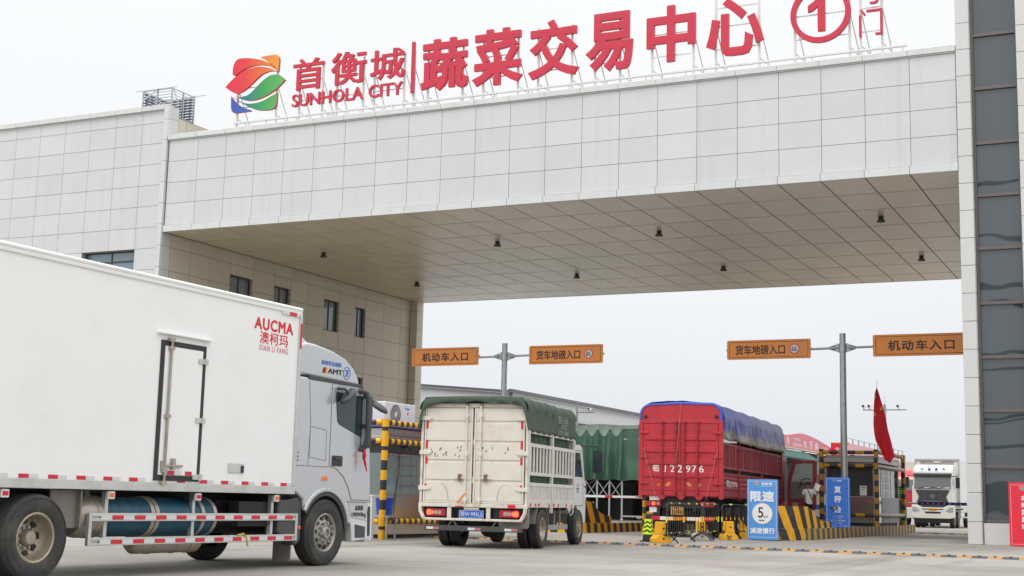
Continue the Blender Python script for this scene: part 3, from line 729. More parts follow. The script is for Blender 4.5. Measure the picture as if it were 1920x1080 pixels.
mb = MB().mat(M_TXTB).text('总质量', (XC+.021, .94, .905), U, V, h=.085, w=.24, depth=.003, bold=.03).text('18000kg', (XC+.021, .94, .79), U, V, h=.085, w=.42, depth=.003, bold=.02); mb.build('weight_lettering', st)
MB().mat(M_SILVERB).prism([(1.18, .34), (1.36, .36), (1.38, .80), (1.32, 1.0), (1.18, 1.0)], 0, -XC, XC-.0).build('front_bumper', T, bevel=.04, seg=3)
MB().mat(M_AMBER).prism([(-.16, 1.33), (.02, 1.33), (-.01, 1.385), (-.05, 1.40), (-.11, 1.385)], 0, XC-.005, XC+.022).build('side_indicator', T, bevel=.006)
# mirrors
mb = MB().mat(M_DKGREY)
mb.tube([(XC-.05, .76, 2.80), (XC+.03, .84, 2.82), (XC+.09, .92, 2.79), (XC+.115, .95, 2.68), (XC+.115, .96, 2.1), (XC+.10, .94, 1.92), (XC+.06, .92, 1.85), (XC-.02, .88, 1.88)], [.04, .045, .048, .05, .05, .048, .045, .04], 10)
mb.prism(rrect(XC+.02, XC+.155, 1.88, 2.76, .045), 1, .92, 1.02)
mir = mb.build('mirror_housing', T, bevel=.02, seg=3)
MB().mat(M_MIRROR).prism(rrect(XC+.03, XC+.10, 2.27, 2.70, .03), 1, .908, .921).prism(rrect(XC+.03, XC+.10, 1.92, 2.20, .03), 1, .908, .921).build('mirror_glass', mir)
def oval_mirror(x, y, z, arm, tilt):
    mb = MB().mat(M_DKGREY); c = Vector((x, y, z))
    pts = []
    vs = []
    for k, (q, hgt) in enumerate(((.75, -.03), (1, -.015), (1, .02), (.85, .045))):
        for i in range(20):
            t = 2*math.pi*i/20
            vs.append(c + tilt @ Vector((.11*q*math.cos(t), .21*q*math.sin(t), hgt)))
    fs = [(k*20+i, k*20+(i+1) % 20, (k+1)*20+(i+1) % 20, (k+1)*20+i) for k in range(3) for i in range(20)] + [list(range(20))[::-1], list(range(60, 80))]
    mb.add(vs, fs).tube(arm, .025, 8)
    return mb.build('kerb_mirror', T, smooth=70)
oval_mirror(XC+.13, .33, 2.69, [(XC-.02, .17, 2.81), (XC+.13, .23, 2.80), (XC+.13, .35, 2.72)], Matrix.Rotation(R(38), 3, 'X'))
oval_mirror(1.12, 1.62, 2.61, [(.98, .95, 2.88), (1.0, 1.4, 2.80), (1.10, 1.62, 2.63)], Matrix.Rotation(R(32), 3, 'Y') @ Matrix.Rotation(R(90), 3, 'Z'))
MB().mat(M_REDCLOTH).tube([(XC+.09, .92, 1.86), (XC+.11, .90, 1.76), (XC+.09, .91, 1.70), (XC+.12, .92, 1.62)], [.02, .035, .018, .012], 6).tube([(XC+.09, .92, 1.80), (XC+.10, .94, 1.64), (XC+.13, .96, 1.50)], [.012, .022, .008], 6).build('red_ribbon', mir)
# --- underbody
mb = MB().mat(M_CHASSIS)
for s in (-1, 1): mb.box(s*.43-.04, s*.43+.04, -10.4, 1.0, .80, 1.07)
for f in (-9.8, -7.5, -5.2, -3.2, -1.2): mb.box(-XS+.05, XS-.05, f-.05, f+.05, 1.0, 1.098)
mb.box(-.38, .38, -2.2, .9, .5, 1.0).box(-.7, .7, -.10, .08, .42, .58).box(-.85, .85, -6.1, -5.96, .42, .60).box(-.30, .30, -6.25, -5.8, .36, .68)
mb.cyl((0, -2.2, .75), (0, -5.8, .6), .07, n=10)
for s in (.2, .6, .95):
    mb.box(s-.02, s+.16, -2.3+s*.3, -1.2, .62, .98); mb.cyl((s, -1.0-s*.5, .66), (s, -2.35, .72), .035, n=8)
mb.build('chassis', T)
mb = MB().mat(M_TANK).lathe([(0, 0), (.26, 0), (.26, 2.6), (0, 2.6)], o=(.92, -5.15, .755), ax=1, n=36)
tk = mb.build('gas_cylinder', T, bevel=.07, seg=4)
for f in (-4.93, -3.95, -3.86, -2.92, -2.66):
    MB().mat(M_STRAP).lathe([(.262, 0), (.272, 0), (.272, .07), (.262, .07), (.262, 0)], o=(.92, f, .755), ax=1, n=36).build('tank_strap', tk)
mb = MB().mat(M_STRAP).lathe([(.10, -.06), (.24, -.03), (.2665, .10), (.2665, .42), (.262, .42)], o=(.92, -5.18, .755), ax=1, n=36)
mb.build('end_cover', tk)
mb = MB().mat(mat('dusty air tank', (.50, .43, .34), .5, .2, .15, 4, dirt=(.2, .17, .13), dirt_amt=.5)).lathe([(0, 0), (.10, .02), (.15, .1), (.15, 1.35), (.10, 1.43), (0, 1.45)], o=(.70, -3.85, .40), ax=1, n=24)
for f in (-3.5, -3.0, -2.7): mb.lathe([(.152, 0), (.158, 0), (.158, .05), (.152, .05), (.152, 0)], o=(.70, f, .40), ax=1, n=24)
mb.build('air_tank', T)
MB().mat(M_BLUEL).tube([(.9, -2.52, .92), (.93, -2.40, .86), (.9, -2.3, .9)], .02, 6).mat(M_YEL if False else mat('yellow cord', srgb(200, 180, 40), .8)).tube([(XS-.02, -2.20, .50), (XS-.02, -2.05, .52), (XS-.03, -1.98, .46), (XS-.02, -1.95, .40)], .012, 6).tube([(XS-.03, -1.98, .50), (XS-.025, -1.96, .42), (XS-.03, -1.93, .34)], .014, 6).build('hose_tie', T)
MB().mat(M_MUD).box(XS-.14, XS-.11, -5.75, -5.29, .62, 1.09).box(XS-.14, XS-.04, -5.31, -5.28, .62, 1.09).build('splash_panel', T, bevel=.006)
# side guard
mb = MB().mat(M_ALU); GX = XS-.06
for z0, z1 in ((.705, .745), (.765, .81), (.40, .435), (.462, .50)):
    mb.box(GX-.02, GX+.03, -5.10, -.78, z0, z1)
for z0, z1 in ((.746, .764), (.436, .461)): mb.box(GX-.015, GX+.018, -5.10, -.78, z0, z1)
for f in (-5.155, -.78): mb.box(GX-.02, GX+.034, f, f+.054, .40, .81)
for f in (-4.80, -3.10, -1.30):
    mb.box(GX-.10, GX-.03, f-.03, f+.03, .40, 1.08)
mb.build('side_guard', T, bevel=.006)
mb = MB()
for zc in (.755, .4485):
    f = -4.95; i = 0
    while f < -.95:
        mb.mat((M_WHT_TAPE, M_RED_TAPE)[i % 2 if random.random() > .1 else 0]).box(GX+.0185, GX+.022, f, f+.20, zc-.0085-.012, zc+.0085+.012) if False else mb.mat((M_WHT_TAPE, M_RED_TAPE)[i % 2]).box(GX+.03, GX+.0335, f, f+.20, zc-.03, zc+.025)
        f += .205; i += 1
mb.build('guard_tape', T)
for f, c in ((-6.55, M_REDL), (-4.80, M_AMBER), (-3.10, M_REDL), (-1.30, M_AMBER)):
    o = MB().mat(M_WHITE).prism(rrect(f-.06, f+.06, .985, 1.085, .015), 0, XS-.06, XS-.015).build('marker_lamp', T, bevel=.005)
    MB().mat(c).box(XS-.015, XS-.008, f-.042, f+.042, 1.01, 1.06).build('lens', o)
M_RIMS = mat('grey alloy rim', (.40, .375, .33), .42, .5, .15, 9, dirt=(.20, .16, .12), dirt_amt=.45, dirt_scale=7)
for x, y, st_, s in ((XS-.15, 0, 'hub', 1), (-XS+.15, 0, 'hub', -1)): wheel(T, x, y, .52, .30, st_, s, M_RIMS)
for y in (-6.03,):
    wheel(T, XS-.15, y, .52, .30, 'dish', 1); wheel(T, XS-.50, y, .52, .30, 'dish', 1); wheel(T, -XS+.15, y, .52, .30, 'dish', -1); wheel(T, -XS+.50, y, .52, .30, 'dish', -1)

# ================================================================== SMALL STAKE-SIDE LORRY WITH GREEN TARPAULIN
M_CREAM = mat('worn cream paint', (.74, .69, .61), .42, 0, .05, 1.5, dirt=(.38, .27, .18), dirt_amt=.34, dirt_scale=2.0, bump=.05, bscale=8)
M_CREAM2 = mat('dirty white paint', (.68, .66, .61), .45, 0, .06, 2, dirt=(.36, .24, .15), dirt_amt=.45, dirt_scale=2.4)
M_GTARP = mat('dark green canvas', (.062, .092, .066), .75, 0, .18, 1.3, dirt=(.15, .17, .13), dirt_amt=.35, dirt_scale=1.4, bump=.35, bscale=7)
M_GSHEET = mat('green inner sheet', (.035, .085, .055), .6, 0, .3, 3, bump=.3, bscale=9)
M_LAMPRED = mat('red lamp plastic', (.42, .02, .03), .25, 0, .1, 8)
M_LAMPON = mat('lit brake lamp', (1.0, .05, .02), .3, 0, .05, 8, emit=5.0)
M_LAMPCLR = mat('pale lamp lens', (.48, .30, .28), .25, 0, .1, 8)
M_PLATEB = mat('blue number plate', srgb(30, 96, 200), .35)
M_PLATEY = mat('yellow number plate', srgb(224, 150, 30), .4)
hd = -8.4; cx_ = 1.36
st = thing('stake_truck', (27.642-cx_*math.cos(R(hd)), -19.225+cx_*math.sin(R(hd)), 0), 'cream stake-sided lorry with lit brake lights and a dark green tarpaulin roof', 'truck', 'trucks at the gate', hd)
T = st; HB = 1.28; F0, F1 = -.74, 3.40
# deck and box frame
mb = MB().mat(M_CREAM2).box(-HB+.03, HB-.03, F0+.06, F1, .95, 1.02)
mb.mat(M_CHASSIS)
for s in (-.42, .42): mb.box(s-.04, s+.04, F0+.1, 5.2, .62, .86)
for f in (.0, 1.0, 2.0, 3.0): mb.box(-HB+.1, HB-.1, f-.04, f+.04, .86, .948)
mb.build('deck', T, bevel=.006)
for sx_, nm in ((1, 'side_cage'), (-1, 'side_cage')):
    mb = MB().mat(M_CREAM2); x1 = sx_*HB
    def bx(f0, f1, z0, z1, t=.05, o=0.): 
        a, b = sorted((x1-sx_*o, x1-sx_*(o+t))); mb.box(a, b, f0, f1, z0, z1)
    for f in (F0+.03, 1.27, F1-.09):
        bx(f, f+.10, .93 if f < 1.2 or f > 1.4 else .80, 2.66, .07, -.015)
    for f0, f1 in ((F0+.132, 1.268), (1.372, F1-.092)):
        bx(f0, f1, 2.585, 2.66, .05); bx(f0, f1, 2.285, 2.37, .05); bx(f0, f1, 1.645, 1.72, .05); bx(f0, f1, 1.405, 1.485, .05)
        n = 7; wd = (f1-f0)/n
        for i in range(n): bx(f0+wd*(i+.33), f0+wd*(i+.72), 1.721, 2.284, .03, .01)
        m2 = 15; wd = (f1-f0)/m2                                   # corrugated lower board
        for i in range(m2): bx(f0+wd*(i+.16), f0+wd*(i+.72), 1.115, 1.404, .035, .005)
        bx(f0, f1, 1.10, 1.404, .012, .048)
        bx(f0, f1, .93, 1.114, .055)
        for i in range(3):
            g = f0+(f1-f0)*(i+.25)/2.6; bx(g, g+.05, 1.0, 1.08, .03, -.025)
    mb.build(nm, T, bevel=.006)
mb = MB()
for i, f in enumerate((F0+.20, F0+.62, F0+.88, 1.05, 1.42, 1.85, 2.6, 3.1)):
    mb.mat(M_RED_TAPE).box(HB+.001, HB+.004, f, f+.12, .95, 1.02)
mb.build('side_tape', T)
MB().mat(M_GSHEET).grid(lambda u, v: (HB-.13+.03*math.sin(u*60)+.03*noise.noise(Vector((u*9, v*4, 0))), F0+.1+u*(F1-F0-.2), 1.05+v*1.58), 60, 8).build('inner_sheet', T, recalc=False)
MB().mat(M_CREAM2).box(-HB+.04, HB-.04, F1-.06, F1-.01, 1.02, 2.9).build('front_board', T)
# rear doors
M_CREAMR = mat('rusting cream paint', (.72, .67, .59), .45, 0, .06, 2, dirt=(.26, .12, .055), dirt_amt=.7, dirt_scale=3.2)
mb = MB().mat(M_CREAMR)
mb.box(-HB, -HB+.06, F0-.01, F0+.05, .93, 3.1).box(HB-.06, HB, F0-.01, F0+.05, .93, 3.1).box(-HB+.062, HB-.062, F0, F0+.05, 3.14, 3.24)
mb.box(-HB-.01, HB+.01, F0-.03, F0+.05, .90, .985)
for s in (1, -1):
    mb.tube([(s*(HB-.03), F0-.02, .92), (s*(HB-.04), F0-.02, .80), (s*(HB-.13), F0-.02, .63)], .045, 8)
for x in (-.55, .38): mb.box(x-.05, x+.05, F0-.02, F0+.04, .655, .899)
mb.box(-HB+.1, HB-.1, F0-.03, F0+.03, .60, .654)
mb.build('rear_frame', T, bevel=.012)
mb = MB().mat(M_CHASSIS).box(-HB+.08, HB-.08, F0+.10, F0+.14, .62, .89); mb.build('lamp_recess', T)
for s in (-1, 1):
    xa, xb = (-HB+.085, -.035) if s < 0 else (.0, HB-.085)
    mb = MB().mat(M_CREAM); zs = [.99, 1.47, 1.92, 2.35, 2.80, 3.13]
    mb.box(xa, xb, F0+.005, F0+.035, .99, 3.13)
    for z0, z1 in zip(zs, zs[1:]): mb.box(xa+.05, xb-.05, F0-.014, F0+.006, z0+.045, z1-.012)
    mb.box(xa, xa+.045, F0-.018, F0+.004, .99, 3.13).box(xb-.045, xb, F0-.018, F0+.004, .99, 3.13).box(xa+.046, xb-.046, F0-.017, F0+.004, 3.085, 3.13).box(xa+.046, xb-.046, F0-.017, F0+.004, .99, 1.03)
    d_ = mb.build('rear_door', T, bevel=.008)
    xr = -.17 if s < 0 else .165
    mb = MB().mat(M_CREAM).tube([(xr, F0-.05, .95), (xr, F0-.05, 3.2)], .022, 8)
    for z in (1.08, 2.10, 2.97): mb.lathe([(0, -.02), (.05, -.02), (.055, 0), (0, 0)], o=(xr, F0-.052, z), ax=1, n=14).box(xr-.05, xr+.05, F0-.04, F0-.016, z-.07, z-.045)
    mb.box(xr+s*.14-.15, xr+s*.14+.15, F0-.06, F0-.04, 1.54, 1.575).mat(mat('rusty latch', (.20, .12, .07), .7, .2, .3, 9)).box(xr+s*.14-.035, xr+s*.14+.035, F0-.075, F0-.02, 1.49, 1.64).box(xr-.03, xr+.03, F0-.07, F0-.03, 3.18, 3.23)
    mb.build('lock_rod', d_, bevel=.004)
    mb = MB().mat(M_CREAM); xh = -HB if s < 0 else HB
    for z in (1.32, 2.12, 2.90):
        mb.prism([(xh+s*.02, z-.05), (xh-s*.20, z-.05), (xh-s*.27, z-.02), (xh-s*.27, z+.02), (xh-s*.20, z+.045), (xh+s*.02, z+.045)], 1, F0-.045, F0-.022)
    mb.build('hinge', d_, bevel=.008)
    mb = MB().mat(M_RED_TAPE); xt = xh-s*.145
    for z0, z1 in ((2.66, 2.84), (2.21, 2.40), (1.86, 2.03), (1.26, 1.29), (1.36, 1.41)): mb.box(xt-.027, xt+.027, F0-.0215, F0-.0185, z0, z1)
    mb.build('door_tape', d_)
    mb = MB().mat(mat('faded dark stain', (.16, .18, .14), .8))
    rnd = random.Random(5+s)
    for i in range(16 if s < 0 else 7):
        x = xa+.12+rnd.random()*(xb-xa-.35); z = 1.98+rnd.random()*.28; w_ = .012+rnd.random()*.02
        mb.add([(x, F0-.0155, z), (x+w_, F0-.0155, z+.012), (x+w_*1.3, F0-.0155, z+.05+rnd.random()*.03), (x-.004, F0-.0155, z+.04)], [(0, 1, 2, 3)])
    q = [(xh-s*.5, 1.42), (xh-s*.60, 1.38), (xh-s*.68, 1.25), (xh-s*.70, 1.05)]
    for a, b in zip(q, q[1:]): mb.add([(a[0]-.006, F0-.0152, a[1]), (a[0]+.006, F0-.0152, a[1]), (b[0]+.006, F0-.0152, b[1]), (b[0]-.006, F0-.0152, b[1])], [(0, 1, 2, 3)])
    mb.build('paint_marks', d_, recalc=False)
MB().mat(mat('orange strap', srgb(222, 130, 30), .8)).prism([(-.17, 1.22), (-.145, 1.2), (-.30, 1.0), (-.37, .99)], 1, F0-.075, F0-.07).build('orange_strap', T)
mb = MB().mat(M_RED_TAPE).box(.84, 1.02, F0-.034, F0-.031, .905, .98).box(-.4, -.2, F0-.034, F0-.031, .905, .93).mat(M_WHT_TAPE).box(-1.0, -.72, F0-.034, F0-.031, .91, .975); mb.build('frame_tape', T)
for s in (-1, 1):
    xa, xb = sorted((s*1.10, s*.64)); lamp = MB().mat(M_LAMPRED).prism(rrect(xa, xb, .695, .855, .02), 1, F0-.0, F0+.09).build('tail_lamp', T, bevel=.008)
    mb = MB().mat(M_LAMPON).cyl((s*1.03, F0-.01, .775), (s*1.03, F0+.02, .775), .062, n=20).cyl((s*.965, F0-.008, .775), (s*.965, F0+.02, .775), .04, n=20); mb.build('lit_lens', lamp)
    mb = MB().mat(M_LAMPCLR).cyl((s*.87, F0-.008, .775), (s*.87, F0+.02, .775), .048, n=18).cyl((s*.78, F0-.008, .775), (s*.78, F0+.02, .775), .048, n=18); mb.build('lens', lamp)
np_ = MB().mat(M_PLATEB).prism(rrect(-.30, .27, .665, .835, .012), 1, F0-.02, F0+.02).build('number_plate', T)
mb = MB().mat(M_TXTW).text('鄂W·995L2', (-.015, F0-.021, .752), UX, UZ, h=.105, w=.51, depth=.003, bold=.0)
for a, b, c, d in ((-.30, .27, .828, .835), (-.30, .27, .665, .672), (-.30, -.292, .672, .828), (.262, .27, .672, .828)): mb.box(a, b, F0-.0235, F0-.0205, c, d)
mb.build('plate_lettering', np_)
MB().mat(M_ALU).box(-.20, .16, F0-.02, F0+.05, .845, .892).build('plate_lamp', T, bevel=.01)
mb = MB().mat(M_DKGREY).box(-1.10, 1.20, F0-.10, F0-.02, .375, .49)
for x in (-.45, .6): mb.tube([(x-.10, F0-.05, .49), (x, F0+.02, .63), (x+.06, F0+.02, .63)], .018, 6).tube([(x+.1, F0-.05, .49), (x, F0+.02, .62)], .018, 6)
bb = mb.build('underrun_bar', T, bevel=.006)
mb = MB()
for x in (-1.05, -.06, .80): mb.mat(M_WHT_TAPE).box(x, x+.16, F0-.1035, F0-.1005, .40, .455).mat(mat('faded red tape', (.52, .16, .18), .5)).box(x+.162, x+.30, F0-.1035, F0-.1005, .40, .455)
mb.build('bar_tape', bb)
# canvas roof over hoops
def canvas(u, v):
    f = F0-.10 + v*(F1-F0+.14); a = (u-.5)*2                     # a across, -1..1
    hoop = abs(math.sin(v*math.pi*6.0))                        # six hoops
    k = abs(a); s = 1 if a > 0 else -1
    if k < .62:
        x = a/.62*1.17; z = 3.40-.035*(a/.62)**2-.05*(1-hoop)**1.5
    elif k < .74:
        t = (k-.62)/.12; x = s*(1.17+.14*math.sin(t*math.pi/2)); z = 3.365-.235*(1-math.cos(t*math.pi/2))-.05*(1-hoop)**1.5
    else:
        t = (k-.74)/.26; x = s*(1.31+.016*math.sin(v*47+t*3)-.05*(1-hoop)**1.5*(1-t)); z = 3.13-.50*t
    n = noise.noise(Vector((u*7, v*9, 3)))*.018
    return (x+n*s, f, z+n+ (.02*math.sin(v*55) if k > .985 else 0))
tp = MB().mat(M_GTARP).grid(canvas, 60, 90).build('tarpaulin', T, recalc=False, smooth=70)
so = tp.modifiers.new('th', 'SOLIDIFY'); so.thickness = .012; so.offset = -1
def flap(u, v):
    a = (u-.5)*2; top = 3.40-.03*a*a if abs(a) < .9 else 3.376-.50*((abs(a)-.9)/.1)**1.5
    hang = .135+.09*a*a*(1 if abs(a) < .9 else 1.3)+.02*math.sin(u*21)
    x = a*1.30; z = top-v*hang
    return (x, F0-.10-.02*math.sin(v*3.1)-.012*noise.noise(Vector((u*14, v*2, 1)))*4*v, z)
MB().mat(M_GTARP).grid(flap, 60, 5).build('tarpaulin_flap', tp, recalc=False, smooth=70)
mb = MB().mat(mat('faded canvas lettering', (.30, .33, .30), .8, 0, .3, 9, dirt=(.08, .11, .08), dirt_amt=.8, dirt_scale=5))
mb.text('货运', (1.325, 2.05, 3.02), UY, UZ, h=.20, w=.95, depth=.004, bold=.0)
mb.text('金诚货运', (1.325, 2.12, 2.86), UY, UZ, h=.12, w=.55, depth=.004)
mb.text('17719762670', (1.33, 2.10, 2.72), UY, UZ, h=.11, w=.9, depth=.004)
mb.build('canvas_lettering', tp)
# cab
prof = [(3.50, .92), (3.50, 2.42), (3.62, 2.52), (4.75, 2.55), (4.95, 2.48), (5.32, 1.55), (5.40, .95), (5.38, .55), (4.80, .55)] + arc(4.22, .42, .58, 10, 142, 10)
M_CABW = mat('cab white paint', (.74, .74, .73), .35, 0, .04, 2, coat=.2, dirt=(.38, .34, .28), dirt_amt=.3)
cab = MB().mat(M_CABW).prism(prof, 0, -1.08, 1.08).build('cab', T, bevel=.07, seg=3)
MB().mat(M_CABGLASS).prism([(4.0, 1.72), (3.98, 2.34), (4.72, 2.34), (5.02, 1.72)], 0, 1.075, 1.084).prism([(3.62, 1.80), (3.62, 2.3), (3.86, 2.3), (3.88, 1.80)], 0, 1.075, 1.084).build('side_window', cab)
MB().mat(M_BLACK).box(1.08, 1.10, 3.98, 4.14, 1.42, 1.48).build('door_handle', cab, bevel=.01)
mb = MB().mat(M_SEAM); band(mb, [(3.93, .98), (3.93, 2.40), (4.78, 2.40), (5.08, 1.72), (5.12, .98)], 1.08, .014, .004); mb.build('door_gap', cab)
mb = MB().mat(M_TXTB).lathe([(.10, 0), (.115, 0), (.115, .003), (.10, .003), (.10, 0)], o=(1.081, 4.55, 1.42), ax=0, n=24).box(1.081, 1.084, 4.42, 4.68, 1.40, 1.43).box(1.081, 1.084, 4.47, 4.52, 1.33, 1.38); mb.build('door_emblem', cab)
mb = MB().mat(M_CREAM2).tube([(1.22, 3.52, .80), (1.22, 3.52, 2.55)], .025, 8).tube([(1.22, 3.52, .80), (1.15, 3.52, .74)], .025, 8); mb.build('side_rail', T)
MB().mat(M_WHITE).prism([(3.45, 2.54), (3.50, 2.62), (3.9, 2.64), (4.3, 2.56)], 0, -.8, 1.0).build('roof_vent', cab, bevel=.02)
mb = MB().mat(M_BLACK).tube([(.98, 4.85, 2.50), (1.25, 5.10, 2.56), (1.42, 5.18, 2.53), (1.45, 5.18, 2.40)], .022, 8).tube([(1.45, 5.18, 1.84), (1.44, 5.18, 1.70), (1.10, 5.20, 1.46)], .02, 8)
mb.prism(rrect(1.32, 1.58, 1.83, 2.44, .07), 1, 5.15, 5.24); mm = mb.build('mirror', T, bevel=.03, seg=3)
MB().mat(M_CABGLASS).prism(rrect(1.35, 1.55, 2.08, 2.40, .04), 1, 5.142, 5.149).prism(rrect(1.35, 1.55, 1.87, 2.03, .03), 1, 5.142, 5.149).build('mirror_glass', mm)
mb = MB().mat(M_MUD).box(.62, 1.27, -.62, -.60, .46, .93).prism(arc(.55, .46, .60, 10, 170, 12)+arc(.55, .46, .57, 170, 10, 12), 0, .68, 1.27); mb.prism([(-.45, .50), (-.60, .48), (-.60, .92), (-.40, .92)], 0, 1.20, 1.255)
mb.build('mudguard', T)
mb = MB().mat(mat('aluminium side step', (.36, .36, .36), .45, .3, .1, 4)).box(1.02, 1.14, 1.55, 3.35, .40, .52)
for f in (1.65, 2.35, 2.85): mb.box(1.04, 1.08, f-.025, f+.025, .521, .93)
mb.tube([(1.1, .95, .93), (1.06, 1.55, .50)], .016, 6); mb.build('side_guard', T, bevel=.006)
mb = MB().mat(M_CHASSIS).box(-1.0, -.5, 1.5, 2.8, .42, .86).box(.52, .95, 2.2, 3.0, .45, .86).box(-.9, .95, .47, .63, .36, .52).lathe([(0, -.2), (.2, -.1), (.2, .1), (0, .2)], o=(0, .55, .42), ax=1, n=16).box(-.75, .75, 3.98, 4.12, .36, .5)
mb.build('underbody', T)
for s in (1, -1):
    wheel(T, .08+s*1.10, .55, .445, .235, 'dish', s); wheel(T, .08+s*.82, .55, .445, .235, 'dish', s)
    wheel(T, .06+s*1.04, 4.22, .445, .235, 'hub', s)

# ================================================================== RED STAKE LORRY
M_RED = mat('worn red paint', (.51, .027, .043), .45, 0, .10, 1.2, dirt=(.20, .05, .045), dirt_amt=.6, dirt_scale=1.6, streak=.15, bump=.06, bscale=6)
M_RED2 = mat('dull red paint', (.33, .022, .034), .5, 0, .14, 1.5, dirt=(.085, .05, .045), dirt_amt=.6, dirt_scale=2.0)
def blue_tarp():
    k = NT('dusty blue tarpaulin'); v = k.coord(); k.b.inputs['Roughness'].default_value = .38
    c = k.mix(k.noise(1.1, 6, v), srgb(15, 30, 112), srgb(42, 66, 164))
    c = k.mix(k.rng(k.noise(1.5, 8, v, .75), .56, .76, 0, .55), c, srgb(84, 92, 116))
    s = k.n('ShaderNodeSeparateXYZ'); k.l(v, s.inputs[0])
    hem = k.math('ADD', s.outputs['Z'], k.math('MULTIPLY', k.noise(.9, 5, v), .55))
    c = k.mix(k.rng(hem, 3.86, 3.68, 0, .85), c, srgb(138, 130, 98))                  # mud splashed on the hem
    k.color(c); k.bump(k.noise(4, 5, v), .5, .05); return k.m
M_BTARP = blue_tarp()
hd = -5.2
rt = thing('red_stake_truck', (27.44-1.36*math.cos(R(hd)), -4.515+1.36*math.sin(R(hd)), 0), 'red stake-sided lorry under a dusty blue tarpaulin with its cab door open', 'truck', 'trucks at the gate', hd)
T = rt; HB = 1.34; L = 12.0
back = [(-HB, 1.34), (HB, 1.34), (HB, 3.98)] + arc(HB-.34, 4.0, .34, 0, 90, 8, .33) + [(0, 4.36)] + arc(-HB+.34, 4.0, .34, 90, 180, 8, .32) + [(-HB, 3.98)]
MB().mat(M_RED).prism(back, 1, .0, .06).build('rear_board', T, bevel=.01)
mb = MB().mat(M_RED)
for s in (-1, 1): mb.box(s*HB-.07, s*HB+.07, -.03, .07, 1.25, 3.80)
mb.box(-HB+.072, HB-.072, -.025, -.002, 3.70, 3.82).box(-HB+.072, HB-.072, -.03, .0, 1.34, 1.49)
for x in (-.62, .02, .62): mb.prism([(x-.16, 1.34), (x+.16, 1.34), (x+.06, 1.22), (x-.06, 1.22)], 1, -.03, .02)
mb.build('rear_frame', T, bevel=.012)
for s in (-1, 1):
    xa, xb = (-HB+.09, -.012) if s < 0 else (.012, HB-.09)
    mb = MB().mat(M_RED).box(xa, xb, -.03, -.002, 1.51, 3.68)
    zs = [1.52, 1.9, 2.12, 2.52, 2.92, 3.32, 3.66]
    for z in (2.12, 2.52, 2.92, 3.32):                           # pressed ribs
        mb.prism([(-.031, z-.19), (-.062, z-.15), (-.062, z-.006), (-.031, z)], 0, xa+.07, xb-.07)
    d_ = mb.build('rear_door', T, bevel=.006)
    mb = MB().mat(M_RED2)
    for xr in ((-.60, -.15) if s < 0 else (.14, .58)):
        mb.tube([(xr, -.10, 1.42), (xr, -.10, 3.76)], .024, 8)
        for z in (1.45, 1.95, 2.7, 3.5, 3.74): mb.box(xr-.045, xr+.045, -.115, -.03, z-.035, z+.035)
        mb.box(xr-.02, xr+.22, -.135, -.115, 1.93, 1.965)
    mb.build('lock_rod', d_, bevel=.004)
    mb = MB().mat(M_RED); xh = s*HB
    for z in (1.75, 2.6, 3.4): mb.box(*sorted((xh+s*.03, xh-s*.26)), -.075, -.045, z-.03, z+.03)
    mb.build('hinge', d_, bevel=.006)
    MB().mat(M_BLACK).lathe([(0, -.06), (.05, -.06), (.06, 0), (0, 0)], o=(s*(HB-.15), 0, 3.93), ax=1, n=14).build('marker_lamp', T)
mb = MB().mat(M_TXTW)
mb.text('鄂', (-.82, -.033, 2.225), UX, UZ, h=.30, w=.22, depth=.003, bold=.01)
for i, ch in enumerate('J22976'): mb.text(ch, ((-.52, -.27, -.02, .26, .46, .70)[i], -.031 if ch != 'J' else -.031, 2.225), UX, UZ, h=.25, depth=.003, bold=.015)
mb.build('plate_lettering', T)
M_AMBT = mat('amber diamond tape', srgb(226, 160, 60), .45, dirt=(.35, .08, .05), dirt_amt=.5, dirt_scale=6)
mb = MB().mat(M_AMBT)
for x in (-.42, .30):
    mb.prism([(x-.10, 1.66), (x+.02, 1.66), (x+.12, 1.78), (x+.0, 1.78)] if x < 0 else [(x+.10, 1.66), (x-.02, 1.66), (x-.12, 1.78), (x, 1.78)], 1, -.034, -.031)
for x in (-.74, .62): mb.prism([(x-.06, 1.67), (x+.04, 1.67), (x+.08, 1.76)], 1, -.034, -.031)
mb.build('diamond_tape', T)
M_ROPE = mat('rope', (.35, .22, .20), .8)
MB().mat(M_ROPE).tube([(.02, -.06, 4.40), (-.07, -.13, 3.2), (-.14, -.12, 2.2)], .008, 5).tube([(-HB+.1, -.12, 2.9), (-.95, -.11, 1.9), (-.80, -.08, 1.28)], .009, 5).tube([(HB-.08, -.12, 2.9), (1.02, -.11, 1.9), (.86, -.08, 1.25)], .009, 5).build('tie_rope', T)
for s in (1, -1):
    mb = MB().mat(M_RED2); X = s*HB
    def bx(f0, f1, z0, z1, t=.06, o=0.):
        a, b = sorted((X-s*o, X-s*(o+t))); mb.box(a, b, f0, f1, z0, z1)
    ps = [.08, 3.0, 7.35, L-.12]
    for f in ps: bx(f, f+.12, 1.25, 3.28, .09, -.02)
    for a_, b_ in zip(ps, ps[1:]):
        a_ += .122; b_ -= .002
        bx(a_, b_, 3.03, 3.12); bx(a_, b_, 2.26, 2.345); bx(a_, b_, 2.06, 2.13); bx(a_, b_, 1.34, 1.47)
        bx(a_, b_, 3.24, 3.28, .04, .01)
        n = max(6, round((b_-a_)/.23)); wd = (b_-a_)/n
        for i in range(n): bx(a_+wd*(i+.28), a_+wd*(i+.70), 2.346, 3.029, .035, .012)
        bx(a_, b_, 1.471, 2.059, .02, .035)
        for z in (1.56, 1.72, 1.88): 
            mb.prism([(X-s*.036, z), (X-s*.004, z+.03), (X-s*.004, z+.08), (X-s*.036, z+.11)], 1, a_, b_)
    mb.build('side_cage', T, bevel=.006)
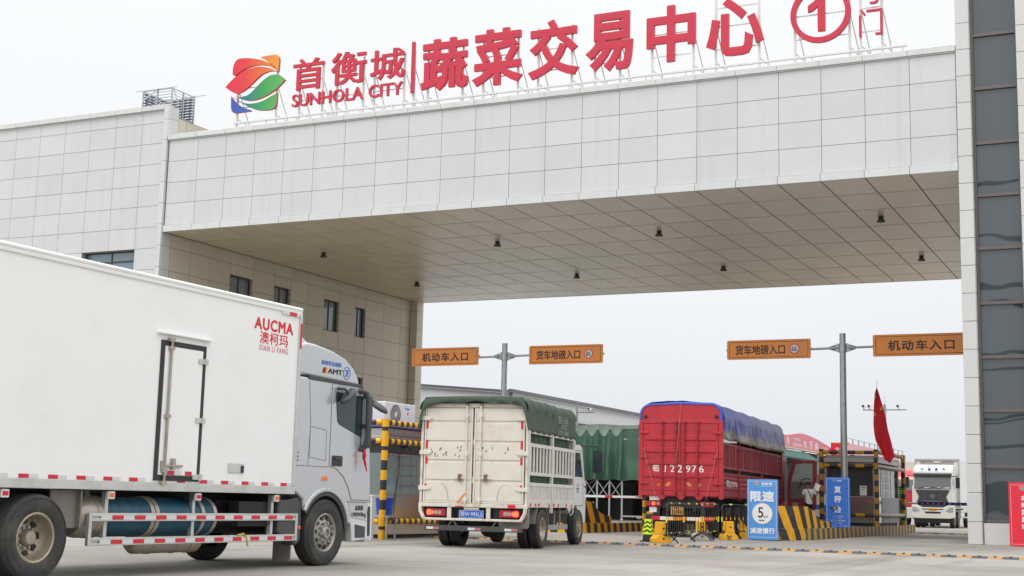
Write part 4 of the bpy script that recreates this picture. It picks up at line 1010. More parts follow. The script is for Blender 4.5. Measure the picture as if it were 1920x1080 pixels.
mb = MB().mat(M_RED2).box(-HB+.05, HB-.05, .07, L, 1.30, 1.36).box(-HB+.05, HB-.05, L-.04, L, 1.36, 3.6); mb.build('deck', T)
MB().mat(mat('dark cargo', (.05, .045, .035), .9, 0, .3, 3, bump=.4, bscale=8)).box(-HB+.14, HB-.14, .3, L-.2, 1.37, 3.05).build('cargo', T)
mb = MB().mat(M_TXTW).text('鄂J22976', (HB+.004, 1.75, 1.76), UY, UZ, h=.26, w=1.85, depth=.003, bold=.0); mb.build('side_lettering', T)
def t_(a): return abs(a)*2.2
def tarp(u, v):
    f = .03 + v*(L-.0); a = (u-.5)*2; k = abs(a); s = 1 if a > 0 else -1
    w1 = 1-2.6*abs(noise.noise(Vector((v*7+k*1.4, s*5, 0)))); w2 = .8-2.2*abs(noise.noise(Vector((v*17-k*2.5, s*7+k*2, 2))))
    sag = abs(math.sin(v*math.pi*5))*.07
    if k < .55: x = a/.55*1.05; z = 4.43-.05*(a/.55)**2-sag*.6+.03*w1
    elif k < .68:
        t = (k-.55)/.13; x = s*(1.05+.34*math.sin(t*math.pi/2)); z = 4.38-.34*(1-math.cos(t*math.pi/2))-sag*.5
    else:
        t = (k-.68)/.32; x = s*(1.40+(.25+.75*t)*.12*(w1*.8+w2*.7)-.03*t); z = 4.04-t*(.80+.05*w1+.05*w2) + .02*math.sin(v*9)
    if v < .012: x *= .985
    return (x, f, z+.012*noise.noise(Vector((u*12, v*30, 5))))
tp = MB().mat(M_BTARP).grid(tarp, 56, 150).build('tarpaulin', T, recalc=False, smooth=70)
so = tp.modifiers.new('th', 'SOLIDIFY'); so.thickness = .012
rim_ = back[2:-0 or None]
def cap(u, v):
    i = u*(len(rimp)-1); a = int(min(i, len(rimp)-2)); t = i-a
    p = Vector(rimp[a]).lerp(Vector(rimp[a+1]), t); c = Vector((0, 3.5)); d = (p-c).normalized()
    q = p + d*(.065-.085*v)
    return (q.x, .04-.06*min(1, v*3)-.004*math.sin(u*60)*v, q.y)
rimp = [(HB, 3.35)] + back[2:-1] + [(-HB, 3.98), (-HB, 3.7)]
MB().mat(mat('clean blue hem', srgb(52, 84, 190), .45, 0, .1, 2)).grid(cap, 60, 4).build('tarpaulin_hem', tp, recalc=False, smooth=70)
mb = MB().mat(M_ROPE)
for f in (1.2, 2.2, 3.6, 5.0, 6.2, 8.2, 9.4, 10.6): mb.tube([(HB+.06, f, 3.30), (HB+.03, f+.05, 2.9), (HB+.03, f+.02, 2.3)], .008, 5)
mb.build('lashing', tp)
# rear running gear
mb = MB().mat(M_CHASSIS)
for s in (-.43, .43): mb.box(s-.04, s+.04, .1, 13.2, .85, 1.30)
mb.box(-1.2, 1.2, 1.7, 1.85, .42, .62).box(-1.2, 1.2, 3.05, 3.2, .42, .62).box(-.9, .9, .12, .2, .95, 1.28).box(-1.1, -.5, 5.0, 7.6, .55, 1.2).box(.6, 1.15, 5.2, 7.0, .55, 1.2).box(-.5, .5, 12.2, 13.6, .5, 1.25)
mb.build('chassis', T)
M_BUMPW = mat('white bumper band', (.74, .72, .70), .45, 0, .05, 3)
mb = MB()
for i in range(5): mb.mat((M_RED_TAPE, M_BUMPW)[i % 2]).box(-1.12+i*.45, -.672+i*.45, -.06, .02, .55, .665)
mb.mat(M_CHASSIS).box(-.8, -.7, .02, .2, .6, 1.0).box(.7, .8, .02, .2, .6, 1.0); mb.build('underrun_bar', T, bevel=.006)
for s in (-1, 1):
    xa, xb = sorted((s*1.13, s*.66)); lamp = MB().mat(M_LAMPRED).prism(rrect(xa, xb, 1.0, 1.16, .02), 1, -.02, .08).build('tail_lamp', T, bevel=.008)
    if s < 0: MB().mat(M_LAMPON).cyl((-.90, -.03, 1.08), (-.90, .0, 1.08), .055, n=18).build('lit_lens', lamp)
    MB().mat(M_LAMPCLR).cyl((s*.74, -.028, 1.08), (s*.74, .0, 1.08), .045, n=14).build('lens', lamp)
MB().mat(M_BUMPW).box(-1.05, -.70, .03, .05, 1.19, 1.33).box(-1.05, -.70, .03, .05, .80, .97).build('reflector_board', T)
npl = MB().mat(M_PLATEY).prism(rrect(-.33, .13, .73, .99, .012), 1, -.01, .02).build('number_plate', T)
MB().mat(M_TXTB).text('22976', (-.10, -.011, .82), UX, UZ, h=.12, w=.36, depth=.003, bold=.0).text('鄂·J', (-.10, -.011, .94), UX, UZ, h=.06, w=.16, depth=.003).build('plate_lettering', npl)
for s in (1, -1):
    for y in (1.85, 3.2): wheel(T, s*1.17, y, .51, .27, 'dish', s); wheel(T, s*.84, y, .51, .27, 'dish', s)
    for y in (10.4, 12.9): wheel(T, s*1.13, y, .51, .28, 'hub', s)
# cab with open door
prof = [(12.15, 1.0), (12.15, 3.0), (12.3, 3.12), (13.7, 3.10), (13.95, 2.95), (14.25, 1.9), (14.3, 1.2), (14.3, .55), (13.55, .55)] + arc(12.9, .50, .62, 8, 170, 10)
cab = MB().mat(M_RED).prism(prof, 0, -1.22, 1.22).build('cab', T, bevel=.08, seg=3)
MB().mat(M_BLACK).prism([(12.75, 1.3), (12.7, 2.85), (13.65, 2.85), (13.95, 2.0), (13.95, 1.3)], 0, 1.205, 1.226).build('door_opening', cab)
MB().mat(M_CABGLASS).prism([(12.28, 2.1), (12.28, 2.8), (12.6, 2.8), (12.6, 2.1)], 0, 1.2, 1.224).build('side_window', cab)
MB().mat(M_BLACK).tube([(1.2, 13.9, 2.9), (1.5, 14.2, 2.95), (1.62, 14.2, 2.7), (1.6, 14.2, 2.0)], .03, 8).build('mirror_arm', cab)
MB().mat(mat('pale wind deflector', (.50, .36, .36), .5)).prism([(12.1, 3.12), (12.1, 3.5), (12.5, 3.5), (13.3, 3.12)], 0, -1.0, 1.25).build('wind_deflector', cab, bevel=.05)
DX0, DX1 = 1.30, 2.48
oc = [(DX0+.02, .98), (DX0+.0, 2.3), (DX0+.22, 2.92), (DX0+.32, 2.97), (DX1-.06, 2.99), (DX1, 2.93), (DX1, 1.02), (DX1-.05, .96)]
mb = MB().mat(M_RED2)
ic = [(DX0+.16, 2.12), (DX0+.34, 2.80), (DX0+.40, 2.84), (DX1-.20, 2.86), (DX1-.15, 2.80), (DX1-.15, 2.12)]
no, ni = len(oc), len(ic)
mb.prism([(DX0+.01, .98), (DX0+.0, 2.10), (DX1, 2.10), (DX1, 1.02), (DX1-.05, .96)], 1, 13.55, 13.63)
mb.prism([(DX0, 2.102), (DX0+.22, 2.92), (DX0+.36, 2.84), (DX0+.15, 2.102)], 1, 13.55, 13.63).prism([(DX0+.22, 2.925), (DX0+.32, 2.98), (DX1-.05, 2.99), (DX1-.13, 2.87), (DX0+.37, 2.85)], 1, 13.55, 13.63).prism([(DX1-.14, 2.102), (DX1-.13, 2.865), (DX1-.045, 2.985), (DX1, 2.93), (DX1, 2.102)], 1, 13.55, 13.63)
od = mb.build('open_door', cab, bevel=.012)
MB().mat(mat('hazy door glass', (.42, .43, .45), .15, 0, .3, 4)).prism([(DX0+.16, 2.104), (DX0+.365, 2.84), (DX1-.135, 2.86), (DX1-.145, 2.104)], 1, 13.58, 13.60).build('door_window', od)
mb = MB().mat(mat('grey door trim', (.17, .155, .145), .7, 0, .15, 5)).prism(rrect(DX0+.13, DX1-.13, 1.38, 2.08, .05), 1, 13.52, 13.549); mb.mat(M_BLACK).box(DX0+.55, DX1-.25, 13.50, 13.519, 1.98, 2.02).tube([(DX0+.5, 13.5, 1.8), (DX0+.62, 13.46, 2.2), (DX1-.35, 13.46, 2.26), (DX1-.2, 13.5, 2.2)], .02, 6).mat(M_GALV).box(DX0+.2, DX0+.45, 13.53, 13.548, 1.1, 1.24); mb.build('door_trim', od, bevel=.01)

# ================================================================== WHITE BOX TRUCK BEYOND THE GATE (facing the camera)
wt = thing('white_box_truck', (27.45, 38.76, 0), 'white box truck with dark grille facing the gate behind the blue barrier arm', 'truck', 'trucks at the gate', 180)
T = wt                                                              # local +y is forward, towards the camera
M_TW = mat('cab ivory white', (.78, .77, .72), .3, 0, .03, 2, coat=.4)
mb = MB().mat(M_WHITE).box(-1.33, 1.33, -10, -2.0, 1.25, 4.2); bx_ = mb.build('cargo_box', T, bevel=.02)
mb = MB().mat(M_ALU)
for s in (-1, 1): mb.box(s*1.33-.06, s*1.33+.012, -2.02, -1.93, 1.25, 4.2) if s > 0 else mb.box(-1.342, -1.27, -2.02, -1.93, 1.25, 4.2)
mb.box(-1.265, 1.265, -2.02, -1.93, 4.1, 4.205).mat(mat('box front recess', (.36, .34, .31), .6)).box(-1.0, 1.0, -1.999, -1.985, 3.6, 4.09).mat(M_WHITE).box(-.22, .22, -1.985, -1.95, 3.98, 4.05); mb.build('front_frame', bx_)
prof = [(-1.9, 1.0), (-1.9, 3.55), (-1.6, 3.80), (-1.0, 3.82), (-.35, 3.62), (-.16, 3.33), (-.16, 3.25), (0.0, 2.3), (.03, 1.35), (-1.9, 1.35)]
cab = MB().mat(M_TW).prism([(y, z) for y, z in prof[1:9]]+[(-1.9, 1.35)], 0, -1.17, 1.17).build('cab', T, bevel=.12, seg=4)
MB().mat(M_DKGREY).prism([(-.22, 3.30), (-.02, 3.26), (.02, 3.20), (-.02, 3.08), (-.16, 3.08)], 0, -1.12, 1.12).build('sun_visor', cab, bevel=.02)
def front(name, m, poly, y0, y1, parent, bev=.01): return MB().mat(m).prism(poly, 1, y0, y1).build(name, parent, bevel=bev)
ws = MB().mat(glass('windscreen', (.20, .215, .225), .05, .2, 1.2)).add([(-1.04, -.095, 3.06), (1.04, -.095, 3.06), (1.08, .025, 2.33), (-1.08, .025, 2.33)], [(0, 1, 2, 3)]).build('windscreen', cab, recalc=False)
mb = MB().mat(M_BLACK).tube([(-.25, .05, 2.36), (-.75, .03, 2.46)], .015, 6).tube([(.3, .05, 2.36), (-.15, .03, 2.46)], .015, 6).tube([(.85, .05, 2.36), (.4, .03, 2.46)], .015, 6); mb.build('wiper', cab)
mb = MB().mat(M_TXTW).box(-.98, -.30, .012, .02, 2.37, 2.44).box(.1, .5, .012, .02, 2.37, 2.43); mb.build('dash_papers', cab)
front('grille_panel', M_DKGREY, [(-1.0, 2.27), (1.0, 2.27), (.78, 1.85), (.95, 1.42), (.55, 1.25), (-.55, 1.25), (-.95, 1.42), (-.78, 1.85)], .02, .07, cab)
for s in (-1, 1): front('corner_deflector', M_TW, [(s*1.19, 2.55), (s*1.05, 2.30), (s*.83, 1.86), (s*.97, 1.45), (s*1.19, 1.38)], -.3, .075, cab, .02)
mb = MB().mat(M_GALV).lathe([(.115, 0), (.135, 0), (.135, .02), (.115, .02), (.115, 0)], o=(0, .07, 1.90), ax=1, n=24).prism([(-.09, 1.84), (.0, 1.98), (.09, 1.84), (.03, 1.86), (0, 1.90), (-.03, 1.86)], 1, .07, .085).prism([(-.55, 1.62), (-.45, 1.585), (.45, 1.585), (.55, 1.62), (.45, 1.61), (-.45, 1.61)], 1, .07, .082); mb.build('badge', cab)
bp = [(-1.25, 1.36), (-.95, 1.40), (-.60, 1.22), (.60, 1.22), (.95, 1.40), (1.25, 1.36), (1.23, .62), (1.0, .56), (-1.0, .56), (-1.23, .62)]
bm_ = front('bumper', M_TW, bp, -.5, .10, T, .05)
mb = MB().mat(M_BLACK)
for s in (-1, 1): mb.prism([(s*.62, 1.15), (s*.62, 1.09), (s*.25, 1.09), (s*.25, 1.15)], 1, .09, .106)
mb.prism([(-.5, .97), (.5, .97), (.42, .86), (-.42, .86)], 1, .09, .106).prism([(-1.15, .54), (1.15, .54), (1.1, .30), (-1.1, .30)], 1, -.4, -.05); mb.build('intake', bm_)
for s in (-1, 1): front('headlight', glass('headlamp', (.42, .43, .43), .05), [(s*1.20, 1.25), (s*.98, 1.22), (s*.74, 1.00), (s*1.02, .93), (s*1.20, .98)], .08, .115, bm_, .01)
mb = MB().mat(M_PLATEY).box(-.24, .24, .101, .115, 1.03, 1.18).mat(M_TXTB).text('鄂F·W7652', (0, .116, 1.105), -UX, UZ, h=.09, w=.42, depth=.003); mb.build('number_plate', bm_)
mb = MB().mat(M_BLUEL)
for i, ch in enumerate('中国重汽'): mb.text(ch, (.63-i*.42, -.247, 3.53), -UX, (0, -.36, .93), h=.17, w=.17, depth=.03, bold=.008)
mb.build('roof_lettering', cab)
for s in (-1, 1):
    mb = MB().mat(M_BLACK).prism(rrect(min(s*1.36, s*1.60), max(s*1.36, s*1.60), 2.38, 3.02, .05), 1, -.02, .10).tube([(s*1.15, -.15, 3.08), (s*1.42, .03, 3.10), (s*1.46, .04, 3.0)], .03, 6); mb.build('mirror', T, bevel=.02)
    MB().mat(M_CABGLASS).prism([(-.75, 2.3), (-.75, 2.95), (-.25, 2.95), (-.08, 2.3)], 0, *sorted((s*1.165, s*1.175))).build('side_window', cab)
    wheel(T, s*1.03, -.75, .5, .28, 'hub', s); wheel(T, s*1.05, -6.6, .5, .28, 'dish', s); wheel(T, s*1.0, -2.6, .5, .28, 'hub', s)
mb = MB().mat(M_CHASSIS).box(-.45, .45, -9.8, -.3, .6, 1.2).box(-1.0, 1.0, -1.9, -.6, .5, 1.1).mat(M_ALU).box(-1.30, -1.24, -5.5, -2.3, .62, .70).box(-1.30, -1.24, -5.5, -2.3, .95, 1.02).mat(M_WHITE).box(-1.28, -.7, -4.2, -2.5, .60, 1.1); mb.build('chassis', T)

# ================================================================== RED CAB BEHIND IT
rc = thing('red_tractor_cab', (24.75, 46.0, 0), 'red truck cab waiting behind the far toll booth, left of the white box truck', 'truck', None, 180)
T = rc
cabr = MB().mat(mat('glossy red paint', (.55, .02, .04), .3, 0, .06, 1, coat=.4)).prism([(-2, .9), (-2, 3.4), (-1.3, 3.75), (-.7, 3.6), (-.25, 3.2), (0, 2.3), (.05, .9)], 0, -1.2, 1.2).build('cab', T, bevel=.15, seg=4)
MB().mat(glass('windscreen', (.2, .2, .2), .05)).add([(-1.03, -.12, 3.02), (1.03, -.12, 3.02), (1.08, .02, 2.3), (-1.08, .02, 2.3)], [(0, 1, 2, 3)]).build('windscreen', cabr, recalc=False)
MB().mat(M_TW).prism([(-1.22, 1.2), (1.22, 1.2), (1.2, .5), (-1.2, .5)], 1, -.4, .12).build('bumper', T, bevel=.05)
MB().mat(M_RED).box(-1.2, 1.2, -8, -2.1, 1.2, 3.2).build('cargo_body', T, bevel=.02)
MB().mat(M_BLACK).prism(rrect(-1.6, -1.36, 2.3, 2.95, .05), 1, 0, .1).prism(rrect(1.36, 1.6, 2.3, 2.95, .05), 1, 0, .1).tube([(-1.48, .05, 2.95), (-1.15, -.1, 3.0)], .03).tube([(1.48, .05, 2.95), (1.15, -.1, 3.0)], .03).build('mirror', T)
MB().mat(M_CHASSIS).box(-.5, .5, -8, -.2, .5, 1.19).build('chassis', T)
for s in (-1, 1): wheel(T, s*1.0, -.8, .5, .28, 'hub', s); wheel(T, s*1.0, -6, .5, .28, 'dish', s)

# ================================================================== SPEED HUMPS
M_HUMPY = mat('worn yellow rubber', srgb(178, 132, 84), .8, 0, .15, 5, dirt=(.30, .26, .21), dirt_amt=.75, dirt_scale=3)
M_HUMPB = mat('black rubber', (.085, .083, .085), .8, 0, .2, 5, dirt=(.20, .18, .16), dirt_amt=.5, dirt_scale=3)
def hump(x0, y0, x1, y1, label, seg=.345):
    n = round((x1-x0)/seg); d = Vector((x1-x0, y1-y0, 0)); ln = d.length; d.normalize(); nrm = Vector((-d.y, d.x, 0))
    o = thing('speed_hump', (x0, y0, 0), label, 'speed hump', 'speed humps across the lanes')
    prof = [(-.19, .002), (-.15, .028), (-.08, .048), (0, .053), (.08, .048), (.15, .028), (.19, .002)]
    mb = MB(); sg = ln/n
    for i in range(n):
        a, b = i*sg+.004, (i+1)*sg-.004
        mb.mat((M_HUMPB, M_HUMPY)[i % 2])
        vs = [d*t + nrm*q + UZ*h for t in (a, b) for q, h in prof]; m = len(prof)
        mb.add(vs, [(j, j+1, m+j+1, m+j) for j in range(m-1)] + [list(range(m)), list(range(m, 2*m))[::-1]])
    mb.build('rubber_strip', o, smooth=50)
    mb = MB().mat(M_BLACK)
    for i in range(n):
        c = d*((i+.5)*sg) - nrm*.10 + UZ*.044; mb.cyl(c, c+UZ*.012-nrm*.004, .035, n=8)
    mb.build('fixing_bolts', o)
    return o
hump(8.0, -14.35, 41.5, -13.55, 'black and yellow rubber speed hump across the foreground lane')
hump(29.9, 17.8, 40.0, 18.2, 'thin far speed hump at the exit lane in front of the white truck')

# ================================================================== KERBED ISLANDS
M_STR = stripes('island warning stripes', .62, (1.0, 1.0, .30), M_YEL, M_BLK, wear=.45)
M_STRN = stripes('island nose stripes', .80, (.9, .9, .55), M_YEL, M_BLK, wear=.45)
M_ISTOP = mat('island concrete top', (.40, .39, .365), .8, 0, .12, 2, dirt=(.2, .19, .17), dirt_amt=.4, bump=.15, bscale=40)
M_KERB = stripes('far kerb stripes', .75, (0.0, 1.0, .25), srgb(190, 150, 60), (.07, .066, .06), wear=.5, grime=(.2, .17, .12))
isl = thing('traffic_island', (29.0, -2.0, 0), 'right concrete island with black and yellow striped kerb and high nose', 'traffic island')
def loc(pts, o=(29.0, -2.0)): return [(x-o[0], y-o[1]) for x, y in pts]
foot = [(27.75, -3.45), (28.95, -3.65), (29.40, -3.1), (29.60, -2.3), (29.66, -.4), (29.72, 18.4), (27.0, 18.4), (27.1, 2.0), (27.5, -1.0)]
mb = MB().mat(M_STR)
# the side nearest the lane is kerb-striped; the slab itself is concrete
slab = MB().mat(M_ISTOP).prism(loc([(x*.999+.028, y) for x, y in foot]), 2, 0, .345).build('slab', isl, bevel=.015)
def skirt(pts, z0, z1, m, name, t=.035):
    mb = MB().mat(m)
    for a, b in zip(pts, pts[1:]):
        a, b = Vector((*a, 0)), Vector((*b, 0)); d = (b-a).normalized(); n = Vector((d.y, -d.x, 0))
        A, B = a-Vector((29, -2, 0)), b-Vector((29, -2, 0))
        vs = [A, B, B+n*t, A+n*t]; mb.add([v+UZ*z0 for v in vs]+[v+UZ*z1 for v in vs], [(0, 1, 2, 3)[::-1], (4, 5, 6, 7), (0, 1, 5, 4), (1, 2, 6, 5), (2, 3, 7, 6), (3, 0, 4, 7)])
    return mb.build(name, isl)
def curve_pts(p, n):   # denser outline
    out = []
    for a, b in zip(p, p[1:]):
        for i in range(n): out.append((a[0]+(b[0]-a[0])*i/n, a[1]+(b[1]-a[1])*i/n))
    return out+[p[-1]]
skirt([foot[7], foot[8], foot[0]] + foot[0:4][1:], .0, .375, M_STRN, 'nose_kerb')
skirt(foot[3:6], .0, .375, M_KERB, 'side_kerb')
# high nose wall: footprint strip with a top that sweeps down
def nose_wall(pts, tops, parent, name, m, o, th=.14, z0=.377):
    mb = MB().mat(m); vs = []; n = len(pts)
    for i, (p, t) in enumerate(zip(pts, tops)):
        a = Vector((*pts[max(0, i-1)], 0)); b = Vector((*pts[min(n-1, i+1)], 0)); d = (b-a).normalized(); nn = Vector((d.y, -d.x, 0))
        q = Vector((*p, 0))-Vector((*o, 0)); 
        vs += [q+nn*.03+UZ*z0, q+nn*.03+UZ*t, q-nn*th+UZ*t, q-nn*th+UZ*z0]
    fs = []
    for i in range(n-1):
        for j in range(4): fs.append((i*4+j, i*4+(j+1) % 4, (i+1)*4+(j+1) % 4, (i+1)*4+j))
    fs += [(0, 1, 2, 3), ((n-1)*4+3, (n-1)*4+2, (n-1)*4+1, (n-1)*4)]
    mb.add(vs, fs); return mb.build(name, parent, smooth=20)
wp = [(27.5, -1.0), (27.72, -3.30), (28.3, -3.52), (28.92, -3.60), (29.37, -3.06), (29.57, -2.3), (29.60, -1.9), (29.61, -1.5), (29.62, -1.1), (29.63, -.7), (29.635, -.35), (29.64, 0), (29.65, 1.3)]
wtop = [1.10, 1.10, 1.10, 1.10, 1.10, 1.10, 1.10, 1.02, .90, .76, .66, .60, .60]
nose_wall(wp, wtop, isl, 'nose_wall', M_STRN, (29.0, -2.0))
il = thing('traffic_island', (21.0, -2.0, 0), 'left concrete island with striped stepped nose behind the cream lorry', 'traffic island')
footl = [(14.5, -3.2), (21.0, -3.5), (21.7, -3.3), (22.0, -2.8), (22.05, -1.5), (22.1, 22), (14.5, 22)]
MB().mat(M_ISTOP).prism([(x-21, y+2) for x, y in footl], 2, 0, .31).build('slab', il, bevel=.015)
def skirt_l(pts, z0, z1, t=.035):
    mb = MB().mat(M_STR)
    for a, b in zip(pts, pts[1:]):
        a, b = Vector((a[0]-21, a[1]+2, 0)), Vector((b[0]-21, b[1]+2, 0)); d = (b-a).normalized(); n = Vector((d.y, -d.x, 0))
        vs = [a, b, b+n*t, a+n*t]; mb.add([v+UZ*z0 for v in vs]+[v+UZ*z1 for v in vs], [(3, 2, 1, 0), (4, 5, 6, 7), (0, 1, 5, 4), (1, 2, 6, 5), (2, 3, 7, 6), (3, 0, 4, 7)])
    return mb.build('kerb', il)
skirt_l(footl[0:6], 0, .335)
nose_wall([(19.5, -3.4), (21.0, -3.45), (21.65, -3.25), (21.93, -2.8), (21.97, -2.2), (21.98, -2.0), (21.99, -1.75), (22.0, -1.5), (22.0, -1.2), (22.0, -.9), (22.01, -.45)], [1.10, 1.10, 1.10, 1.10, 1.08, .98, .80, .70, .64, .60, .58], il, 'nose_wall', M_STRN, (21.0, -2.0), z0=.337)
MB().mat(mat('cream hose reel', (.6, .55, .4), .6)).tube([(.75, 0, .35), (.75, .02, 1.0), (.95, .02, 1.05)], .05, 8).build('standpipe', il)

# ================================================================== SIGN GANTRIES
M_ORANGE = mat('orange reflective sheet', srgb(238, 150, 72), .5, 0, .05, 1.5, dirt=(.45, .25, .14), dirt_amt=.25)
M_SGNTXT = mat('dark brown lettering', (.055, .028, .025), .5)
M_SIGNFACE = mat('white sign disc', (.72, .70, .70), .5)
def gantry(x, y, label):
    o = thing('sign_post', (x, y, 0), label, 'sign post', 'galvanised posts carrying orange lane signs')
    mb = MB().mat(M_GALV).cyl((0, 0, .31), (0, 0, 7.86), .135, .12, 20).cyl((0, 0, .0), (0, 0, .309), .14, n=20); mb.build('pole', o)
    mb = MB().mat(M_GALV)
    mb.cyl((-1.35, 0, 7.27), (-.1, 0, 7.29), .045, n=10).cyl((.1, 0, 7.29), (1.3, 0, 7.31), .045, n=10)
    mb.build('arm', o)
    mb = MB().mat(M_GALV)
    for s in (-1, 1):
        mb.prism([(s*.12, 7.10), (s*.16, 7.48), (s*.30, 7.42), (s*.52, 7.34), (s*.52, 7.24), (s*.30, 7.16)], 1, -.02, .02)
        mb.cyl((s*.30, 0, 7.29), (s*.5, 0, 7.29), .10, .06, 12)
    mb.cyl((0, 0, 7.12), (0, 0, 7.45), .15, n=20); mb.build('clamp', o)
    return o
def lane_sign(x0, x1, z0, z1, y, txt, label, ton=None, arm_dx=0):
    cx, cz = (x0+x1)/2, (z0+z1)/2; w, h = x1-x0, z1-z0
    o = thing('lane_sign', (cx, y, cz), label, 'sign', 'orange lane signs on the gantry posts')
    MB().mat(M_ORANGE).prism(rrect(-w/2, w/2, -h/2, h/2, .06), 1, -.06, -.03).build('board', o, bevel=.006)
    mb = MB().mat(M_SGNTXT); ou = rrect(-w/2+.10, w/2-.10, -h/2+.075, h/2-.075, .05); ii = rrect(-w/2+.118, w/2-.118, -h/2+.093, h/2-.093, .04); n = len(ou)
    mb.add([(a, -.0625, b) for a, b in ou]+[(a, -.0625, b) for a, b in ii], [(i, (i+1) % n, n+(i+1) % n, n+i) for i in range(n)])
    if ton is None: mb.text(txt, (.0, -.061, -.01), UX, UZ, h=.41, w=w*.69, depth=.004, bold=.026, sp=1.18)
    else: mb.text(txt, (-w*.10, -.061, -.01), UX, UZ, h=.41, w=w*.60, depth=.004, bold=.022)
    mb.build('lettering', o, recalc=False)
    if ton:
        c = (w*.31, 0, .0)
        d = MB().mat(M_SIGNFACE).cyl((c[0], -.0625, c[2]), (c[0], -.060, c[2]), .175, n=32).mat(M_REDL).lathe([(.170, -.066), (.205, -.066), (.205, -.060), (.170, -.060), (.170, -.066)], o=(c[0], 0, c[2]), ax=1, n=36)
        d.mat(M_TXTB).text(ton, (c[0]-.02, -.0665, c[2]), UX, UZ, h=.19, w=.19, depth=.003, bold=.0).text('t', (c[0]+.10, -.0665, c[2]-.06), UX, UZ, h=.08, depth=.003, bold=.0); d.build('weight_disc', o)
    mb = MB().mat(M_GALV).cyl((-w/2-.04, 0, 0), (w/2+.04, 0, 0), .04, n=10)
    for q in (-.3, .3): mb.box(q*w-.03, q*w+.03, -.029, -.005, -h*.45, h*.45)
    mb.build('back_rail', o)
    return o
GY = 6.0
gantry(29.15, GY, 'tall galvanised post between the 60 ton sign and the right orange sign'); gantry(14.40, GY, 'tall galvanised post between the left orange sign and the 80 ton sign')
lane_sign(24.48, 27.90, 6.91, 7.69, GY, '货车地磅入口', 'orange weighbridge sign with a round 60 t limit disc', '60')
lane_sign(30.33, 33.95, 6.91, 7.76, GY, '机动车入口', 'orange motor vehicle entrance sign half behind the glass tower edge')
lane_sign(9.76, 13.14, 6.93, 7.74, GY, '机动车入口', 'orange motor vehicle entrance sign overlapping the passage wall')
lane_sign(15.60, 19.05, 6.90, 7.71, GY, '货车地磅入口', 'orange weighbridge sign with a round 80 t limit disc', '80')

# ================================================================== TOLL BOOTHS
M_PIPE = stripes('yellow black pipe across', .30, (1, 1, 0), srgb(240, 176, 20), M_BLK, rough=.4, wear=.18)
M_PIPEV = stripes('yellow black pipe upright', .505, (0, 0, 1), srgb(240, 176, 20), M_BLK, rough=.4, wear=.18)
M_PIPE2 = stripes('dull yellow black pipe across', .72, (1, 1, 0), srgb(205, 150, 40), (.05, .046, .04), rough=.5, wear=.4)
M_PIPE2V = stripes('dull yellow black pipe upright', .47, (0, 0, 1), srgb(205, 150, 40), (.05, .046, .04), rough=.5, wear=.4)
M_PALEPIPE = mat('scuffed grey pipe', (.42, .39, .34), .5, .2, .2, 4, dirt=(.25, .18, .08), dirt_amt=.5)
M_BOOTHGLASS = glass('booth glass', (.05, .06, .062), .04, .15, 1.0, .8)
M_HEAD = mat('dark fascia', (.045, .048, .055), .5)
# left booth
lb = thing('toll_booth', (20.6, -14.0, 0), 'stainless steel toll booth behind the yellow pipe frame, air conditioner on its roof', 'toll booth')
X1, X0_, Y0, Y1 = 1.3, -1.3, -2.45, 2.4
mb = MB().mat(M_STEEL).box(X0_, X1, Y0, Y1, .10, 1.14); mb.mat(M_CHASSIS).box(X0_+.05, X1-.05, Y0+.05, Y1-.05, 0, .099); lower = mb.build('lower_panel', lb, bevel=.01)
mb = MB().mat(M_HEAD).box(X0_+.02, X1-.02, Y0+.02, Y1-.02, 2.24, 2.58)
mb.mat(M_STEEL).box(X0_-.12, X1+.12, Y0-.12, Y1+.12, 2.58, 2.70).box(X0_-.05, X1+.05, Y0-.05, Y1+.05, 2.702, 2.90); mb.mat(mat('blue fascia', srgb(60, 70, 130), .5)).box(X0_-.1, X1+.10, Y0-.1, Y1+.1, 2.902, 2.96); mb.build('roof', lb, bevel=.02)
mb = MB().mat(M_STEEL)
for y in (Y0, Y0+.62, Y0+1.7, Y1-1.2, Y1-.05): mb.box(X1-.05, X1, y, y+.05, 1.141, 2.239)
for x in (X0_, -.1): mb.box(x, x+.05, Y0, Y0+.05, 1.141, 2.239)
mb.box(X1-.045, X1-.005, Y0+.05, Y1, 1.141, 1.18).box(X1-.045, X1-.005, Y0+.05, Y1, 2.19, 2.239)
for z in (1.42, 1.68, 1.95): mb.box(X1+.001, X1+.02, Y0+.67, Y0+1.7, z-.01, z+.01)
for y in (Y0+.90, Y0+1.40): mb.box(X1+.021, X1+.035, y-.01, y+.01, 1.18, 2.19)
mb.build('mullions', lb, bevel=.004)
MB().mat(glass('pale booth glass', (.20, .25, .25), .05, .2, 1, .7)).box(X1-.03, X1-.02, Y0+.05, Y1, 1.18, 2.19).box(X0_, X1-.06, Y0+.02, Y0+.03, 1.141, 2.239).build('glazing', lb)
MB().mat(M_REVEAL).box(X0_+.1, X0_+.15, Y0+.1, Y1-.1, 1.14, 2.24).box(X0_+.3, .3, Y0+.8, Y1-.3, 1.14, 1.5).build('interior', lb)
MB().mat(M_BLACK).tube([(X1+.0, -1.6, 2.42), (X1+.18, -1.6, 2.45), (X1+.28, -1.6, 2.36), (X1+.30, -1.6, 2.26)], .03, 8).build('lamp_arm', lb)
MB().mat(M_BLACK).tube([(X1+.02, Y0+.7, 2.24), (X1+.05, Y0+.6, 1.7), (X1+.02, Y0+.55, 1.2), (X1+.04, Y0+.4, .4)], .012, 5).build('cable', lb)
ac = thing('air_conditioner', (21.05, -14.65, 2.96), 'white air conditioner outdoor unit sitting on the left toll booth roof', 'air conditioner')
M_ACW = mat('air conditioner white', (.74, .74, .72), .45, 0, .04, 2, dirt=(.4, .36, .3), dirt_amt=.2)
